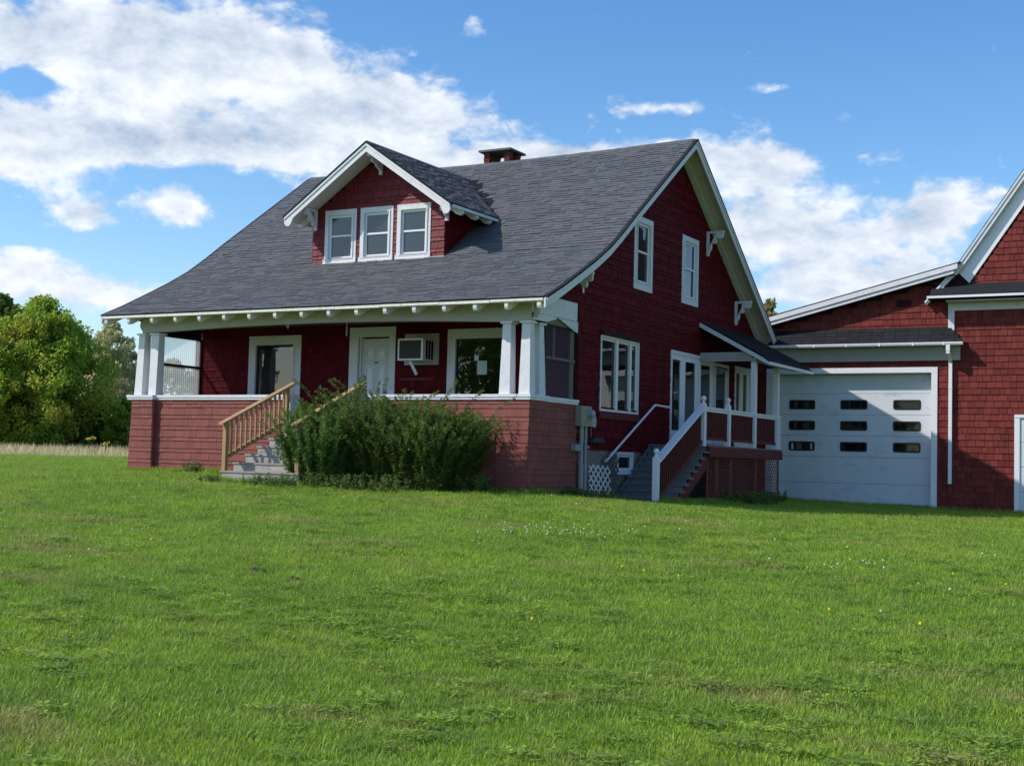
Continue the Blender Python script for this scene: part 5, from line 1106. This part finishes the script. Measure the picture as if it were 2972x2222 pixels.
cx_, cy_, cD = polar_points(3000, 5.6, 26, .8); kk_ = rng.uniform(size=len(cx_)) < np.clip(.35 + .5 * (fbm(cx_, cy_, .7, 3) + fbm(cx_, cy_, 2.3, 5) * .5), .08, 1); cx_, cy_, cD = cx_[kk_], cy_[kk_], cD[kk_]
scatter('lawn_clover', np.stack([cx_, cy_, T(cx_, cy_) + .004], 1), rng.uniform(0, 6.28, len(cx_)), rng.uniform(.8, 1.3, len(cx_)) * (1 + cD / 60), rng.integers(0, 2, len(cx_)), srcs[4:]); srcs = srcs[:4]
scatter('lawn_grass', np.stack([x, y, T(x, y) - .004], 1), rng.uniform(0, 6.28, len(x)), sc_, pk, srcs)
# white clover heads and dandelions in the lawn
def flower_src(name, m, r, z): 
    b = MB(); b.ball((0, 0, z), r, 6); me = bpy.data.meshes.new(name); me.from_pydata(b.v, [], b.f); me.materials.append(m); return bpy.data.objects.new(name, me)
wf = mat('white_clover_head', (.62, .62, .52), .8); yf = mat('dandelion_yellow', (.75, .60, .02), .8)
n = 760; x = rng.uniform(3, 13, n); y = rng.uniform(-8.5, -2.5, n); band = fbm(x, y, .8, 21) + 1.3 - np.abs(y + 5.6 + (x - 8) * -.05) * .8; k = (band > 1.0); x, y = x[k], y[k]
x2, y2, D2 = polar_points(50, 12, 30, 1); x = np.r_[x, x2]; y = np.r_[y, y2]
scatter('white_clover_flowers', np.stack([x, y, T(x, y)], 1), rng.uniform(0, 6, len(x)), rng.uniform(.7, 1.3, len(x)), np.zeros(len(x)), [flower_src('clover_head', wf, .012, .055)])
dand = np.array([(9.94, -10.8), (9.04, -10.56), (.47, -10.69), (10.09, -7.16), (6.18, -9.02), (6.48, -9.08), (6.94, -9.17), (6.41, -4.19), (7.56, -4.51), (8.0, -6.0), (9.4, -6.6), (-1.5, -4.0), (-6, -4.4), (-9.2, -3.0), (2, -5), (7.1, -12.9)])
scatter('dandelion_flowers', np.stack([dand[:, 0], dand[:, 1], T(dand[:, 0], dand[:, 1])], 1), np.zeros(len(dand)), rng.uniform(.8, 1.2, len(dand)), np.zeros(len(dand)), [flower_src('dandelion_head', yf, .017, .055)])
# longer grass against walls
xs_, ys_ = [], []
for (ax, ay), (bx, by), wv, n in (((-10.7, -.2), (-6.1, -.1), .10, 420), ((-10.8, 0), (-10.8, 3), .1, 100), ((-4, -.1), (0, -.1), .12, 200), ((.06, -.1), (.08, 2.2), .12, 300), ((.2, 2.3), (.3, 3.4), .12, 150), ((1.6, 3.1), (1.65, 11.2), .14, 700), ((.3, 13.35), (7.2, 13.5), .10, 500), ((-6.1, -2.2), (-4, -2.2), .08, 160)):
    t = rng.uniform(0, 1, n); xs_.append(ax + (bx - ax) * t + rng.normal(0, wv, n)); ys_.append(ay + (by - ay) * t + rng.normal(0, wv, n))
x = np.concatenate(xs_); y = np.concatenate(ys_); k = ~(((x > -10.7) & (x < 0.0) & (y > .02) & (y < 13)) | (y > 13.68)); x, y = x[k], y[k]
scatter('edge_grass', np.stack([x, y, T(x, y)], 1), rng.uniform(0, 6.28, len(x)), rng.uniform(1.1, 2.1, len(x)), rng.integers(0, 2, len(x)), [tuft('edge_tuft_a', 16, .085, .06, 31, bm, .004, .7), tuft('edge_tuft_b', 14, .11, .05, 32, bm, .0035, .9)])
# tall dry field grass far left
fm = leafmat('dry_field_grass', (.42, .38, .16), (.80, .70, .46), None, .5)
n = 16000; s = rng.uniform(35.5, 56, n); tt = rng.uniform(-30, 70, n); x = -.745 * s + .666 * tt; y = .666 * s + .745 * tt; k = ~blocked(x, y) & (np.hypot(x - CAM.x, y - CAM.y) > 45); x, y = x[k], y[k]
scatter('field_grass', np.stack([x, y, T(x, y)], 1), rng.uniform(0, 6.28, len(x)), rng.uniform(.35, 1.5, len(x)) * np.clip((s[k] - 34) / 8, .35, 1.25), rng.integers(0, 2, len(x)), [tuft('field_tuft_a', 22, .40, .5, 41, fm, .012, .7), tuft('field_tuft_b', 18, .26, .5, 42, fm, .012, .9)])
# two small mole hills
dirt = mat('turned_soil', (.10, .075, .045), .95, .1, .4, 20, bump=.8, bscale=40)
for (x, y, r), lab in (((3.13, -11.83, .13), 'left one of two small bare soil mounds in the lawn'), ((3.92, -12.18, .10), 'right, smaller one of two bare soil mounds in the lawn')):
    rg = np.random.default_rng(3); V = [(x, y, Tz(x, y) + .06)]; F = []
    for k in range(3):
        for j in range(14): a = j / 14 * 6.283; rr = r * (k + 1) / 3 * rg.uniform(.8, 1.2); V.append((x + rr * math.cos(a), y + rr * math.sin(a), Tz(x, y) + (.05, .03, -.01)[k] * rg.uniform(.7, 1.3)))
    for j in range(14): F.append((0, 1 + j, 1 + (j + 1) % 14))
    for k in range(2):
        for j in range(14): F.append((1 + k * 14 + j, 15 + k * 14 + j, 15 + k * 14 + (j + 1) % 14, 1 + k * 14 + (j + 1) % 14))
    b = MB(); b.add(V, F); tag(b.build('soil_mound', dirt), lab, 'soil mound', 'small soil mounds in the lawn')
